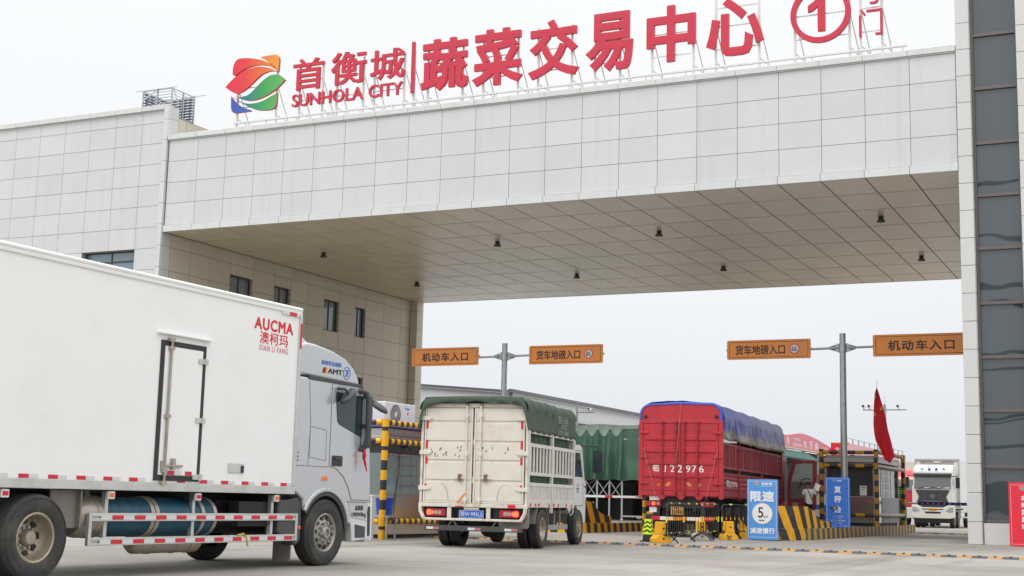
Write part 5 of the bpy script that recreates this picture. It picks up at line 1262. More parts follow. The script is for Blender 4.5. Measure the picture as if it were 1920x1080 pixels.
MB().mat(M_ACW).box(-.20, .20, -.85, .85, .06, .72).build('casing', ac, bevel=.03, seg=3)
MB().mat(M_GALV).box(-.18, .18, -.6, -.5, 0, .065).box(-.18, .18, .5, .6, 0, .065).build('feet', ac)
fan = MB().mat(mat('fan recess', (.16, .155, .15), .6)).cyl((.19, -.28, .39), (.204, -.28, .39), .28, n=36); fo = fan.build('fan', ac)
mb = MB().mat(mat('grille tan', (.50, .47, .42), .5))
for i in range(28):
    a = 2*math.pi*i/28; b = a+.35; mb.tube([(.21, -.28+.07*math.cos(a), .39+.07*math.sin(a)), (.212, -.28+.17*math.cos((a+b)/2), .39+.17*math.sin((a+b)/2)), (.21, -.28+.275*math.cos(b), .39+.275*math.sin(b))], .006, 4)
for r_ in (.10, .19, .275): mb.lathe([(r_-.005, .207), (r_+.005, .207), (r_+.005, .216), (r_-.005, .216), (r_-.005, .207)], o=(0, -.28, .39), n=36)
mb.mat(M_ACW).cyl((.207, -.28, .39), (.222, -.28, .39), .065, n=18); mb.build('grille', fo)
mb = MB().mat(M_BLUEL).text('Haier', (.2015, .38, .585), UY, UZ, h=.07, w=.24, depth=.003, bold=.02); mb.mat(M_REDL).prism([(.36, .44), (.42, .40), (.45, .47), (.40, .50)], 0, .2, .203); mb.build('lettering', ac)
pf = thing('pipe_guard', (22.3, -17.2, 0), 'yellow and black striped pipe frame around the left toll booth', 'pipe guard')
for x, y in ((0, 0), (0, 6.1), (-3.3, 0), (-3.3, 6.1)): MB().mat(M_PIPEV).cyl((x, y, 0), (x, y, 3.08), .085, n=18).build('upright', pf)
for z in (3.0, 2.52, .46):
    MB().mat(M_PIPE).cyl((0, .086, z), (0, 6.0, z), .07, n=14).build('rail', pf); MB().mat(M_PIPE).cyl((-.086, 0, z), (-3.2, 0, z), .07, n=14).build('rail', pf)
for z0, z1 in ((2.88, 3.09), (2.38, 2.66), (.34, .60)): MB().mat(mat('pipe collar yellow', srgb(240, 176, 20), .4)).cyl((0, 0, z0), (0, 0, z1), .095, n=18).build('collar', pf)
gp = thing('gate_post', (22.25, -17.75, 0), 'short pale steel cabinet beside the silver truck bumper', 'post')
MB().mat(M_WHITESTEEL).box(-.11, -.05, -.06, .06, 0, 1.08).box(.05, .11, -.06, .06, 0, 1.08).box(-.12, .12, -.07, .07, 1.082, 1.12).build('frame', gp, bevel=.01)
bn = tag(MB().mat(mat('blue plastic', srgb(40, 80, 200), .4)).lathe([(0, 0), (.19, .01), (.23, .42), (.24, .44), (.22, .44), (.18, .05), (0, .05)], ax=2, n=20).build('plastic_bin', loc=(22.22, -16.98, .62)), 'blue plastic bin beside the left booth pipe frame', 'bin')
mb = MB().mat(M_GALV).box(-.26, .26, -.26, .26, .57, .615)
for a in (-.22, .22):
    for b in (-.22, .22): mb.box(a-.02, a+.02, b-.02, b+.02, 0, .57)
bt = mb.build('bin_stand', loc=(22.22, -16.98, 0)); tag(bt, 'small steel stand under the blue bin', 'stand')

# right booth on the island
ZI = .345
rb = thing('toll_booth', (28.5, 12.8, ZI), 'dark glazed toll booth with steel lower panels on the right island', 'toll booth')
X0_, X1, Y0, Y1 = -.98, 1.0, -2.75, 2.9
mb = MB().mat(M_STEEL).box(X0_, X1, Y0, Y1, .14, 1.22).mat(M_CHASSIS).box(X0_+.06, X1-.06, Y0+.06, Y1-.06, 0, .139); mb.build('lower_panel', rb, bevel=.01)
MB().mat(mat('lilac grey panel', (.38, .36, .40), .5, 0, .08, 2)).box(X1+.002, X1+.018, Y0+1.6, Y1-.1, .15, 1.21).build('side_panel', rb)
mb = MB().mat(M_STEEL)
for x in (X0_, -.12, X1-.06): mb.box(x, x+.06, Y0, Y0+.06, 1.221, 2.60)
for y in (Y0+.061, Y0+1.5, Y0+2.6, Y0+3.8, Y1-.06): mb.box(X1-.06, X1, y, y+.06, 1.221, 2.60)
mb.box(X0_+.061, X1-.061, Y0, Y0+.05, 2.52, 2.6).box(X1-.05, X1, Y0+.13, Y1, 2.38, 2.44)
for z in (1.5, 1.8, 2.1): mb.box(X1-.0, X1+.015, Y0+1.56, Y0+3.8, z-.012, z+.012)
for y in (Y0+2.0, Y0+3.1): mb.box(X1-.0, X1+.02, y-.015, y+.015, 1.222, 2.38)
mb.build('mullions', rb, bevel=.004)
MB().mat(M_BOOTHGLASS).box(X0_+.061, X1-.061, Y0+.02, Y0+.03, 1.221, 2.52).box(X1-.035, X1-.02, Y0+.125, Y1, 1.221, 2.38).build('glazing', rb)
MB().mat(M_HEAD).box(X0_+.1, X1-.1, Y0+.1, Y1-.06, 1.221, 2.59).build('interior', rb)
tag_m = MB().mat(M_WHITE).box(.42, .70, Y0-.004, Y0-.001, 1.26, 1.66); tag_m.mat(M_TXTB).box(.47, .65, Y0-.006, Y0-.0045, 1.58, 1.61).box(.47, .62, Y0-.006, Y0-.0045, 1.50, 1.52); tag_m.build('paper_notice', rb)
mb = MB().mat(mat('booth roof steel', (.42, .41, .39), .4, .4)).box(X0_-.12, X1+.12, Y0-.15, Y1+.15, 2.61, 2.78).box(X0_-.02, X1+.02, Y0-.03, Y1+.03, 2.782, 2.9); mb.build('roof', rb, bevel=.02)
p2 = thing('pipe_guard', (28.5, 13.0, ZI), 'dull yellow and black pipe frame around the right toll booth', 'pipe guard')
fy0, fy1, fx0, fx1 = -3.1, 3.1, -1.13, 1.13
for x, y in ((fx0, fy0), (fx1, fy0), (fx1, fy1), (fx0, fy1)): MB().mat(M_PIPE2V).cyl((x, y, 0), (x, y, 3.15), .095, n=16).build('upright', p2)
for z in (3.02, 2.47, .46): MB().mat(M_PIPE2).cyl((fx0+.1, fy0, z), (fx1-.1, fy0, z), .08, n=12).build('rail', p2)
MB().mat(M_PIPE2).cyl((fx1, fy0+.1, 3.05), (fx1, fy1-.1, 3.05), .08, n=12).build('rail', p2)
for z in (2.47, .46): MB().mat(M_PALEPIPE).cyl((fx1, fy0+.1, z), (fx1, fy1-.1, z), .08, n=12).build('grey_rail', p2)
# flag on the booth corner
fl = thing('flag_pole', (29.72, 9.75, 3.2), 'thin flagpole with hanging red flag on the right toll booth corner', 'flag')
MB().mat(M_GALV).tube([(.0, .05, -.3), (.01, .0, 1.2), (.02, -.03, 3.14)], [.02, .018, .008], 8).build('pole', fl)
FLL = [(29.74, 6.01), (29.69, 5.82), (29.65, 5.33), (29.63, 4.51), (29.67, 4.15), (29.74, 3.83), (29.93, 3.44), (30.05, 3.05)]
FLR = [(29.755, 6.01), (29.84, 5.68), (29.96, 5.23), (30.05, 4.80), (30.12, 4.28), (30.25, 3.76), (30.37, 3.22), (30.22, 2.93)]
def pol(P, t):
    i = min(int(t*(len(P)-1)), len(P)-2); q = t*(len(P)-1)-i
    return (P[i][0]*(1-q)+P[i+1][0]*q, P[i][1]*(1-q)+P[i+1][1]*q)
def cloth(u, v):
    a, b = pol(FLL, v), pol(FLR, v); m_ = (a[0]+b[0])/2; x = m_+(a[0]*(1-u)+b[0]*u-m_)*1.22; z = a[1]*(1-u)+b[1]*u
    return (x-29.72, -.06-.07*math.sin(u*7+v*2.2)*(.2+v)-.03*math.sin(v*11+u*4), z-3.2)
M_FLAG = mat('red flag cloth', (.74, .018, .038), .7, 0, .08, 3)
fc = MB().mat(M_FLAG).grid(cloth, 20, 50).build('cloth', fl, recalc=False, smooth=80)
fc.modifiers.new('th', 'SOLIDIFY').thickness = .006
mb = MB().mat(mat('flag yellow', srgb(236, 196, 60), .7))
def star(cx, cz, r, y):
    p = [(cx+r*(1 if i % 2 == 0 else .4)*math.sin(math.pi*i/5)*.6, cz+r*(1 if i % 2 == 0 else .4)*math.cos(math.pi*i/5)) for i in range(10)]
    mb.prism(p, 1, y, y+.004)
star(.22, 1.95, .11, -.20); star(-.055, 1.72, .10, -.14); star(-.03, 2.45, .07, -.12)
mb.build('star', fl)
# lane display and barrier machine
ld = thing('lane_display', (29.45, 16.9, ZI), 'black lane display with green figures on a grey barrier cabinet', 'display')
MB().mat(M_DKGREY).box(-.15, .15, -.2, .2, 0, 1.16).mat(mat('cabinet grey', (.38, .39, .38), .5)).box(-.17, -.05, -.23, -.201, .04, 1.15).box(.11, .17, -.23, -.201, .04, 1.15).build('cabinet', ld, bevel=.015)
scn = MB().mat(M_BLACK).box(-.22, .19, -.24, -.02, 1.24, 1.76).box(-.05, .05, -.1, 0, 1.161, 1.239).build('screen', ld, bevel=.01)
mb = MB().mat(mat('green led', (.02, .85, .16), .5, 0, .02, 3, emit=.8))
for i, t_ in enumerate(('一车一杆', '减速慢行', '请刷卡', '欢迎')): mb.text(t_, (-.20, -.243, 1.66-i*.11), UX, UZ, h=.07, depth=.003, align='L')
mb.build('led_text', scn)
ba = thing('boom_gate', (29.75, 17.1, 1.36), 'blue barrier arm with white markings across the exit lane before the white truck', 'barrier')
MB().mat(M_WHITESTEEL).tube([(-.1, 0, -.01), (.35, 0, .0)], .045, 8).build('hinge_tube', ba)
mb = MB().mat(mat('barrier blue', srgb(48, 44, 128), .5)).box(.35, 4.4, -.03, .03, -.06, .075); mb.build('arm', ba, bevel=.01)
mb = MB().mat(M_TXTW)
for i in range(16): x = .5+i*.24; mb.prism([(x, -.02), (x+.09, -.02), (x+.05, .045)], 1, -.034, -.031)
mb.build('markings', ba)
# blue weighing sign and small scale display
def sunlogo(mb_fn, x, z, w, y, parent):
    mbs = MB(); k = w/3.28
    def fn(key, m, poly):
        mbs.mat(m); n = len(poly); mbs.add([(a, y, b) for a, b in poly], [list(range(n))])
    return mbs, fn, k
def small_logo(parent, x, z, w, y):
    k = w/3.28; mbs = MB()
    cols = dict(A=(232, 150, 140), B=(226, 120, 120), C=(235, 170, 120), D=(90, 200, 170), E=(80, 190, 165), F=(90, 150, 215))
    for key in 'ABCDEF':
        mbs.mat(mat('emblem print '+key, srgb(*cols[key]), .5)); poly = [((p[0]-4.0)*k+x, (p[1]-19.3)*k+z) for p in spline(LEAF[key], 3)]
        mbs.add([(a, y, b) for a, b in poly], [list(range(len(poly)))])
    return mbs.build('emblem', parent, recalc=False)
M_BLUE = mat('blue sign print', srgb(84, 150, 222), .45, 0, .03, 1); M_BLUE2 = mat('deep blue sign print', srgb(58, 116, 206), .5, 0, .04, 1)
M_LINE = mat('pale border print', (.52, .66, .80), .5)
def border(mb, w0, w1, z0, z1, y, t):
    mb.box(w0, w1, y, y+.003, z1-t, z1).box(w0, w1, y, y+.003, z0, z0+t).box(w0, w0+t, y, y+.003, z0+t, z1-t).box(w1-t, w1, y, y+.003, z0+t, z1-t); return mb
fs = thing('weighing_sign', (29.22, 4.5, ZI), 'deep blue upright sign for the re-weighing platform on the right island', 'sign')
MB().mat(M_BLUE2).box(-.455, .455, -.03, .03, .01, 1.87).build('board', fs, bevel=.008)
mb = border(MB().mat(M_LINE), -.42, .42, .06, 1.82, -.0335, .012); mb.mat(M_TXTW)
for i, ch in enumerate('复秤台'): mb.text(ch, (0, -.031, 1.42-i*.37), UX, UZ, h=.26, w=.26, depth=.004, bold=.02)
mb.text('首衡城', (.06, -.031, 1.74), UX, UZ, h=.06, depth=.003, bold=.02)
for i, t_ in enumerate(('车辆过磅异议复秤', '电话 3699876', '本地蔬菜过磅收费标准', '电话 2693016')): mb.text(t_, (0, -.031, .42-i*.085), UX, UZ, h=.05, depth=.003, bold=.01)
mb.build('lettering', fs); small_logo(fs, -.13, 1.74, .10, -.032)
MB().mat(M_DKGREY).box(-.05, .05, .031, .6, 0, .05).tube([(0, .04, 1.4), (0, .6, .03)], .018, 6).build('stand', fs)
sd = thing('scale_display', (29.13, 4.2, ZI), 'small grey scale readout on a blue stand before the deep blue sign', 'display')
MB().mat(M_BLUE2).box(-.30, .14, -.12, .12, 0, .05).box(-.035, .035, -.02, .02, .05, .66).build('stand', sd, bevel=.008)
MB().mat(M_DKGREY).box(-.16, .14, -.06, .05, .66, .78).mat(mat('lcd grey', (.32, .36, .33), .3)).box(.0, .09, -.064, -.059, .69, .75).build('readout', sd, bevel=.01)

# speed limit sign
ss = thing('speed_limit_sign', (28.82, -4.62, 0), 'light blue portable sign reading speed limit 5 km', 'sign')
bd = MB().mat(M_BLUE).box(-.495, .495, -.04, .04, .02, 1.92).build('board', ss, bevel=.01)
mb = border(MB().mat(M_LINE), -.46, .46, .10, 1.87, -.0435, .014); mb.mat(M_TXTW)
mb.text('限速', (.0, -.041, 1.385), UX, UZ, h=.34, w=.78, depth=.005, bold=.035, sp=1.12)
mb.text('减速慢行', (.0, -.041, .305), UX, UZ, h=.19, w=.80, depth=.005, bold=.028, sp=1.05)
mb.text('首衡城', (.15, -.041, 1.785), UX, UZ, h=.075, w=.36, depth=.004, bold=.03).text('SUNHOLA CITY', (.15, -.041, 1.715), UX, UZ, h=.03, w=.36, depth=.004, bold=.03)
mb.build('lettering', bd, recalc=False); small_logo(bd, -.19, 1.76, .19, -.0425)
dc = MB().mat(M_TXTW).cyl((0, -.048, .845), (0, -.041, .845), .315, n=48).mat(mat('cream ring', (.72, .66, .50), .5)).lathe([(.310, -.05), (.33, -.05), (.33, -.041), (.31, -.041), (.31, -.05)], o=(0, 0, .845), ax=1, n=48)
dc.mat(M_TXTB).text('5', (-.05, -.049, .88), UX, UZ, h=.33, w=.17, depth=.003, bold=.01).text('KM', (.115, -.049, .75), UX, UZ, h=.075, depth=.003).text('限速', (-.02, -.049, .63), UX, UZ, h=.055, w=.16, depth=.003, bold=.02, sp=1.3)
dc.build('speed_disc', bd, recalc=False)
MB().mat(M_BLACK).tube([(.42, .05, 1.0), (.46, .42, .02)], .018, 6).tube([(-.42, .05, 1.0), (-.46, .42, .02)], .018, 6).box(-.5, .5, .40, .44, 0, .03).build('stand', ss)

# red market sign at the right edge
rs = thing('market_sign', (36.42, -1.0, 0), 'red portable sign for the local vegetable market by the glass tower', 'sign')
M_REDS = mat('red sign print', srgb(228, 44, 66), .5, 0, .03, 1)
bd = MB().mat(M_REDS).box(-.55, .55, -.04, .04, .01, 2.02).build('board', rs, bevel=.008)
mb = border(MB().mat(mat('pink border print', (.80, .45, .48), .5)), -.49, .49, .07, 1.95, -.0435, .012); mb.mat(M_TXTW)
for i, ch in enumerate('本地菜集市'): mb.text(ch, (-.08, -.041, 1.53-i*.225), UX, UZ, h=.19, w=.20, depth=.004, bold=.03)
mb.text('首衡城', (.12, -.041, 1.84), UX, UZ, h=.07, depth=.003, bold=.02)
mb.build('lettering', bd); small_logo(bd, -.15, 1.84, .18, -.0425)
MB().mat(M_BLACK).tube([(.4, .05, 1.2), (.42, .6, .02)], .018, 6).tube([(-.4, .05, 1.2), (-.42, .6, .02)], .018, 6).build('stand', rs)

# ================================================================== CROWD BARRIERS, BLOCKS, CONE
M_BARR = mat('black barrier tube', (.032, .032, .034), .45, .2, .2, 5, dirt=(.12, .11, .1), dirt_amt=.3)
M_RYEL = mat('yellow reflective band', srgb(220, 214, 60), .4); M_RWHT = mat('orange reflective band', srgb(235, 160, 60), .4)
def barrier(x0, y0, x1, y1, label, leftfoot=True, rightfoot=True):
    a, b = Vector((x0, y0, 0)), Vector((x1, y1, 0)); d = b-a; L_ = d.length; d.normalize()
    o = thing('crowd_barrier', a, label, 'barrier', 'black crowd control barriers before the red lorry'); o.rotation_euler = (0, 0, math.atan2(d.y, d.x))
    mb = MB().mat(M_BARR)
    p = [(.03, 0, .27), (.03, 0, .98)] + [(.03+.12*(1-math.cos(R(t))), 0, .98+.12*math.sin(R(t))) for t in (22, 45, 68)] + [(.15, 0, 1.10), (L_-.15, 0, 1.10)] + [(L_-.03-.12*(1-math.cos(R(t))), 0, .98+.12*math.sin(R(t))) for t in (68, 45, 22)] + [(L_-.03, 0, .98), (L_-.03, 0, .27), (.03, 0, .27)]
    mb.tube(p, .022, 8); mb.build('tube_frame', o)
    mb = MB().mat(M_BARR); n = max(5, round(L_/.27))
    xs = [.03+(L_-.06)*(i+1)/(n+1) for i in range(n)]
    for x in xs: mb.cyl((x, 0, .27), (x, 0, 1.10), .011, n=6)
    mb.build('bars', o)
    mb = MB()
    for i, x in enumerate(xs): mb.mat((M_RWHT, M_RYEL)[i % 3 == 2]).cyl((x, 0, .62), (x, 0, .71), .0125, n=8)
    mb.mat(M_RYEL).cyl((.03, 0, .56), (.03, 0, .72), .025, n=8).cyl((L_-.03, 0, .56), (L_-.03, 0, .72), .025, n=8)
    for q in (.25, .7): mb.cyl((L_*q-.07, 0, 1.10), (L_*q+.07, 0, 1.10), .025, n=8).cyl((L_*q-.05, 0, .27), (L_*q+.05, 0, .27), .025, n=8)
    mb.build('reflective_bands', o)
    for x, on in ((.03, leftfoot), (L_-.03, rightfoot)):
        if not on: continue
        mb = MB().mat(M_BARR).tube([(x, -.34, .015), (x, -.24, .13), (x, -.08, .21), (x, 0, .22), (x, .08, .21), (x, .24, .13), (x, .34, .015)], .022, 8).cyl((x, 0, .22), (x, 0, .30), .026, n=8)
        mb.build('foot', o)
barrier(27.90, -11.25, 27.68, -9.02, 'black crowd barrier nearest the camera, behind the nearest yellow block')
barrier(27.62, -8.90, 27.70, -7.45, 'short looking black crowd barrier between the near and middle yellow blocks')
barrier(27.72, -7.35, 27.72, -5.75, 'black crowd barrier behind the middle grey-footed block', True, False)
barrier(27.78, -5.65, 28.45, -4.02, 'black crowd barrier running behind the light blue speed sign')
M_BLKY = mat('yellow block paint', srgb(236, 170, 20), .6, 0, .06, 3, dirt=(.28, .24, .16), dirt_amt=.4, dirt_scale=3)
M_CONC = mat('bare concrete', (.46, .42, .37), .85, 0, .12, 3, bump=.2, bscale=30)
def block(x, y, rot, label, foot):
    o = thing('barrier_block', (x, y, 0), label, 'barrier block', 'yellow concrete barrier blocks', rot)
    MB().mat(foot).prism([(-.25, 0), (.25, 0), (.25, .12), (.14, .23), (-.14, .23), (-.25, .12)], 1, -.24, .24).build('base', o, bevel=.02)
    MB().mat(M_BLKY).prism([(-.14, .232), (.14, .232), (.105, .58), (-.105, .58)], 1, -.225, .225).build('body', o, bevel=.02)
    mb = MB().mat(M_BLACK).cyl((0, -.229, .40), (0, -.222, .40), .030, n=14).cyl((0, -.244, .12), (0, -.237, .12), .030, n=14)
    mb.prism([(.112, .33), (.133, .33), (.124, .43), (.103, .43)], 1, -.228, .228); mb.prism([(.125, .235), (.15, .235), (.225, .16), (.20, .155)], 1, -.243, .243)
    mb.build('black_bands', o)
block(27.68, -11.05, -38, 'yellow concrete block nearest the black cone', M_BLKY)
block(27.45, -6.75, -30, 'yellow concrete block on a bare grey foot, middle of three', M_CONC)
block(27.95, -5.45, -34, 'yellow concrete block nearest the light blue speed sign', M_BLKY)
cn_ = thing('traffic_cone', (27.09, -10.45, 0), 'black square cone with fluorescent yellow chevron sleeve', 'traffic cone')
MB().mat(M_BLACK).prism(rrect(-.20, .20, -.20, .20, .04), 2, 0, .035).build('base', cn_, bevel=.008)
def frus(mb, a, b, z0, z1, o=0):
    vs = [(sx_*q, sy*q, z) for q, z in ((a+o, z0), (b+o, z1)) for sx_, sy in ((-1, -1), (1, -1), (1, 1), (-1, 1))]
    return mb.add(vs, [(3, 2, 1, 0), (4, 5, 6, 7), (0, 1, 5, 4), (1, 2, 6, 5), (2, 3, 7, 6), (3, 0, 4, 7)])
frus(MB().mat(M_BLACK), .135, .052, .036, .78).build('body', cn_, bevel=.015)
slv = frus(MB().mat(mat('fluorescent yellow sleeve', srgb(214, 240, 40), .45)), .1265, .077, .21, .64, .004).build('sleeve', cn_)
mb = MB().mat(M_BLACK)
for z in (.25, .37, .49):
    h = (.64-z)/.43; w0 = .075+.045*h
    def P_(x, zz, side):
        q = (.1265+(.077-.1265)*((zz-.21)/.43))+.0055
        return (x, -q, zz) if side == 0 else (q, x, zz)
    for side in (0, 1):
        for s in (-1, 1): mb.add([P_(s*w0, z, side), P_(0, z+.055, side), P_(0, z+.105, side), P_(s*w0, z+.05, side)], [(0, 1, 2, 3)])
mb.build('chevrons', slv, recalc=False)

# entry boom and pipe guard in front of the left island
bo = thing('boom_gate', (23.15, -.1, 0), 'red and white entry barrier arm before the green canopy', 'barrier')
mb = MB()
for i in range(18): mb.mat((M_WHITE, M_RED_TAPE)[i % 4 == 3]).box(-.3-(i+1)*.30, -.3-i*.30-.002, -.03, .03, 1.25, 1.33)
mb.build('arm', bo); MB().mat(M_GALV).cyl((-4.5, 0, .0), (-4.5, 0, 1.25), .04, n=10).box(-.32, .0, -.05, .05, 1.24, 1.34).build('rest', bo)
pg = thing('pipe_guard', (23.2, -.1, 0), 'small U shaped yellow and black pipe guard left of the red lorry', 'pipe guard')
MB().mat(M_PIPE2V).cyl((0, 0, 0), (0, 0, 1.40), .09, n=14).build('upright', pg); MB().mat(M_PIPE2).cyl((.09, 0, .72), (.85, 0, .70), .07, n=12).build('rail', pg)
MB().mat(M_CHASSIS).cyl((.8, 0, 0), (.8, 0, .64), .05, n=10).build('support', pg)

# ================================================================== GREEN SLIDING CANOPY
M_GCAN = mat('green pvc canopy', srgb(84, 124, 103), .42, 0, .10, 1.2, dirt=(.20, .32, .24), dirt_amt=.3, dirt_scale=1.5, bump=.15, bscale=3)
M_GCANT = mat('pale green canopy top', srgb(190, 212, 202), .5, 0, .08, 1)  # roof sheet much paler than the hanging curtains
M_CANST = mat('canopy steel white', (.60, .62, .63), .4, .3, .1, 4)
gc = thing('sliding_canopy', (18.6, 8.0, .31), 'green pleated sliding canopy on white scissor frames behind the left island', 'canopy')
xs_ = [-6.05, -5.5, -4.95, -4.4, -3.85, -3.3, -2.75, -2.2, -1.65, -1.1, -.55, .02, .60, 1.62]
def valance(u, v):
    x = -6.4+u*8.1; i = 0
    d = min(abs(x-q) for q in xs_[:-1]); 
    pk = max(0, 1-d/.30) if x < 1.0 else max(0, 1-abs(x-.60)/.5)
    top = 3.60+.32*pk**1.9 if x < .62 else 3.90-.0*(x-.6)
    amp = (.16*v+.05)*(1 if x < .7 else .45)*(1+.7*noise.noise(Vector((x*1.3, 4, 0)))); x += .10*v*noise.noise(Vector((x*1.7, v*1.5, 7)))
    y = -.05-amp*math.cos((x+.02)*2*math.pi/.57)*(1 if x < .8 else .3)-.08*noise.noise(Vector((x*2.2, v*3, 0)))
    z = top*(1-v)+1.72*v+.025*math.sin(x*7)*v
    return (x, y, z)
MB().mat(M_GCAN).grid(valance, 260, 22).build('front_curtain', gc, recalc=False, smooth=80)
def topc(u, v):
    x = -6.4+u*8.1; d = min(abs(x-q) for q in xs_[:-1]); pk = max(0, 1-d/.30) if x < .62 else 1
    z0 = 3.60+.32*pk**1.9; t = min(1, v*16); return (x, v*8.0, z0*(1-t)+t*(4.13+.03*math.sin(u*20)))
MB().mat(M_GCANT).grid(topc, 260, 16).build('roof_sheet', gc, recalc=False, smooth=80)
MB().mat(M_GCAN).grid(lambda u, v: (1.72+.04*math.sin(u*40), u*8, 4.05*(1-v)+1.75*v), 40, 6).build('side_curtain', gc, recalc=False, smooth=80)
mb = MB().mat(M_CANST)
for x in xs_: mb.box(x-.03, x+.03, -.03, .03, .09, 3.6)
for a, b in zip(xs_, xs_[1:]):
    if b-a < .8:
        for z0, z1 in ((.95, 1.70),): mb.cyl((a, .04, z0), (b, .04, z1), .02, n=6).cyl((a, -.04, z1), (b, -.04, z0), .02, n=6)
mb.box(.63, 1.59, -.03, .03, .16, .22).box(.63, 1.59, -.03, .03, 3.45, 3.5)
for x in (-2.2, 1.62):
    for y in (4, 8): mb.box(x-.03, x+.03, y-.03, y+.03, .09, 3.9)
mb.build('scissor_frame', gc)
mb = MB().mat(M_WHITE)
for x in xs_: mb.cyl((x, -.02, .055), (x, .02, .055), .055, n=14)
for x in (-2.2, 1.62):
    for y in (4, 8): mb.cyl((x, y-.02, .055), (x, y+.02, .055), .055, n=12)
mb.build('castor', gc)
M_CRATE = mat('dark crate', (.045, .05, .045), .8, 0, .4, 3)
cr_ = random.Random(3)
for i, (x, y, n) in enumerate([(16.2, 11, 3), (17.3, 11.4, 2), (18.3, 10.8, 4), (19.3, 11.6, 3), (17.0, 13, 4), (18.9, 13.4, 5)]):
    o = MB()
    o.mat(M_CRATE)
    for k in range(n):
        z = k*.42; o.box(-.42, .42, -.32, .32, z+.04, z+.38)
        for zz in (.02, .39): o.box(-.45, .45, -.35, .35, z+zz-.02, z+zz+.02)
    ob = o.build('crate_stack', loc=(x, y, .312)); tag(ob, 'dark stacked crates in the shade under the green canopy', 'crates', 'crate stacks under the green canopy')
MB().mat(mat('painted shade sheet', (.03, .032, .03), .9)).grid(lambda u, v: (-6.35+u*8.0, 7.9+.05*math.sin(u*30), .1+v*3.9), 30, 4).build('shade_backdrop', gc, recalc=False)  # added near-black backdrop: paints in the shade inside the canopy

# ================================================================== BACKGROUND BUILDINGS
M_SHED = mat('pale ribbed sheeting', (.70, .725, .74), .5, 0, .03, .4)
wh = thing('warehouse', (0, 36.5, 0), 'long pale grey warehouse with dark roof edging behind the lorries', 'warehouse')
# gable end along -X, long wall along +Y
gp_ = [(0, 0), (0, 8.25), (-14, 9.3), (-28, 8.25), (-28, 0)]
MB().mat(M_SHED).prism(gp_, 1, .0, 60).build('wall', wh)
mb = MB().mat(M_SHED)
for i in range(60): mb.box(-i*.46-.34, -i*.46-.12, -.010, -.001, .3, 8.0+.0)
for i in range(120): mb.box(.001, .010, i*.5+.1, i*.5+.34, .3, 8.2)
mb.build('ribs', wh)
mb = MB().mat(mat('dark grey gutter', (.16, .16, .175), .5)).prism([(-.02, 8.27), (-14, 9.32), (-14, 9.50), (-.02, 8.45)], 1, -.2, .1).box(-.02, .30, -.2, 60, 8.27, 8.52).prism([(-14, 9.32), (-28, 8.27), (-28, 8.45), (-14, 9.50)], 1, -.2, .1)
mb.box(.05, .20, -.1, .1, 0, 8.26); mb.build('roof_edge', wh)
MB().mat(M_BLACK).box(.031, .2, 9, 30, 6.2, 6.9).build('louvre_strip', wh)
MB().mat(M_GALV).cyl((-3.2, 6, 8.6), (-3.2, 6, 9.7), .16, .02, 8).build('roof_finial', wh)
M_REDF = mat('red fascia print', srgb(196, 44, 52), .5, 0, .05, .5); M_PINK = mat('pinkish red fascia', srgb(218, 128, 142), .55, 0, .06, .5)  # second fascia colour is a lighter, pinker red
M_OFFW = mat('off white wall', (.62, .60, .56), .7)
mk = thing('market_building', (8.0, 78.0, 0), 'market hall with curved pinkish red fascia lettered in white behind the red lorry', 'building')
MB().mat(mat('dark shop interior', (.05, .055, .06), .8)).box(-16, -.4, -6, 22, 0, 6.4).build('hall', mk)
fp = [(-6, 6.62), (21.2, 6.62), (21.2, 7.2), (18.5, 7.5), (14, 7.9), (10, 8.1), (7.5, 8.12), (3, 7.75), (-1, 7.55), (-6, 7.5)]
fa = MB().mat(M_PINK).prism(fp, 0, -.35, .0).build('fascia', mk)
mb = MB().mat(M_TXTW)
for ch, y in (('九', 9.3), ('万', 11.7), ('亩', 14.1)): mb.text(ch, (.002, y, 7.15), UY, UZ, h=.75, w=1.5, depth=.01, bold=.02)
mb.text('衡', (.002, 2.6, 7.2), UY, UZ, h=.75, w=1.0, depth=.01); mb.text('代收代发', (.002, 6.1, 7.45), UY, UZ, h=.34, w=2.6, depth=.01); mb.text('全国蔬菜批发', (.002, 6.1, 6.95), UY, UZ, h=.34, w=3.6, depth=.01)
mb.text('13177156789', (.002, 18.0, 7.1), UY, UZ, h=.24, w=2.8, depth=.01).text('15071998766', (.002, 18.0, 6.8), UY, UZ, h=.24, w=2.8, depth=.01); mb.build('lettering', fa)
mb = MB().mat(mat('cream eave', (.70, .62, .48), .6)).box(-.4, .1, -6, 20, 6.48, 6.60); mb.build('eave', mk)
MB().mat(mat('teal awning', srgb(24, 84, 78), .6, 0, .1, 1)).add([(.1, -6, 6.3), (.1, 9.5, 6.3), (1.3, 9.5, 5.55), (1.3, -6, 5.55)], [(0, 1, 2, 3)]).add([(1.3, -6, 5.55), (1.3, 9.5, 5.55), (1.3, 9.5, 5.4), (1.3, -6, 5.4)], [(0, 1, 2, 3)]).build('awning', mk, recalc=False)
mb = MB().mat(M_OFFW)
for y in (-5.5, 2, 9.5, 16, 19.8): mb.box(-.38, -.05, y-.2, y+.2, 0, 6.47)
mb.build('column', mk)
mb = MB().mat(mat('stall clutter', (.30, .10, .10), .8, 0, .5, .8)).box(-.6, 2.5, 10.5, 19, 0, 4.2); mb.mat(M_OFFW).box(2.5, 2.6, 14.6, 15.8, .5, 4.0).box(2.5, 2.6, 17, 18.2, .5, 4.4); mb.build('shop_front', mk)
bb_ = thing('shop_block', (10.0, 98.2, 0), 'long flat roofed shop block with pale pink fascia and rooftop railing', 'building')
MB().mat(M_OFFW).box(-1.8, -.05, .05, 33.9, 0, 5.9).build('wall', bb_)
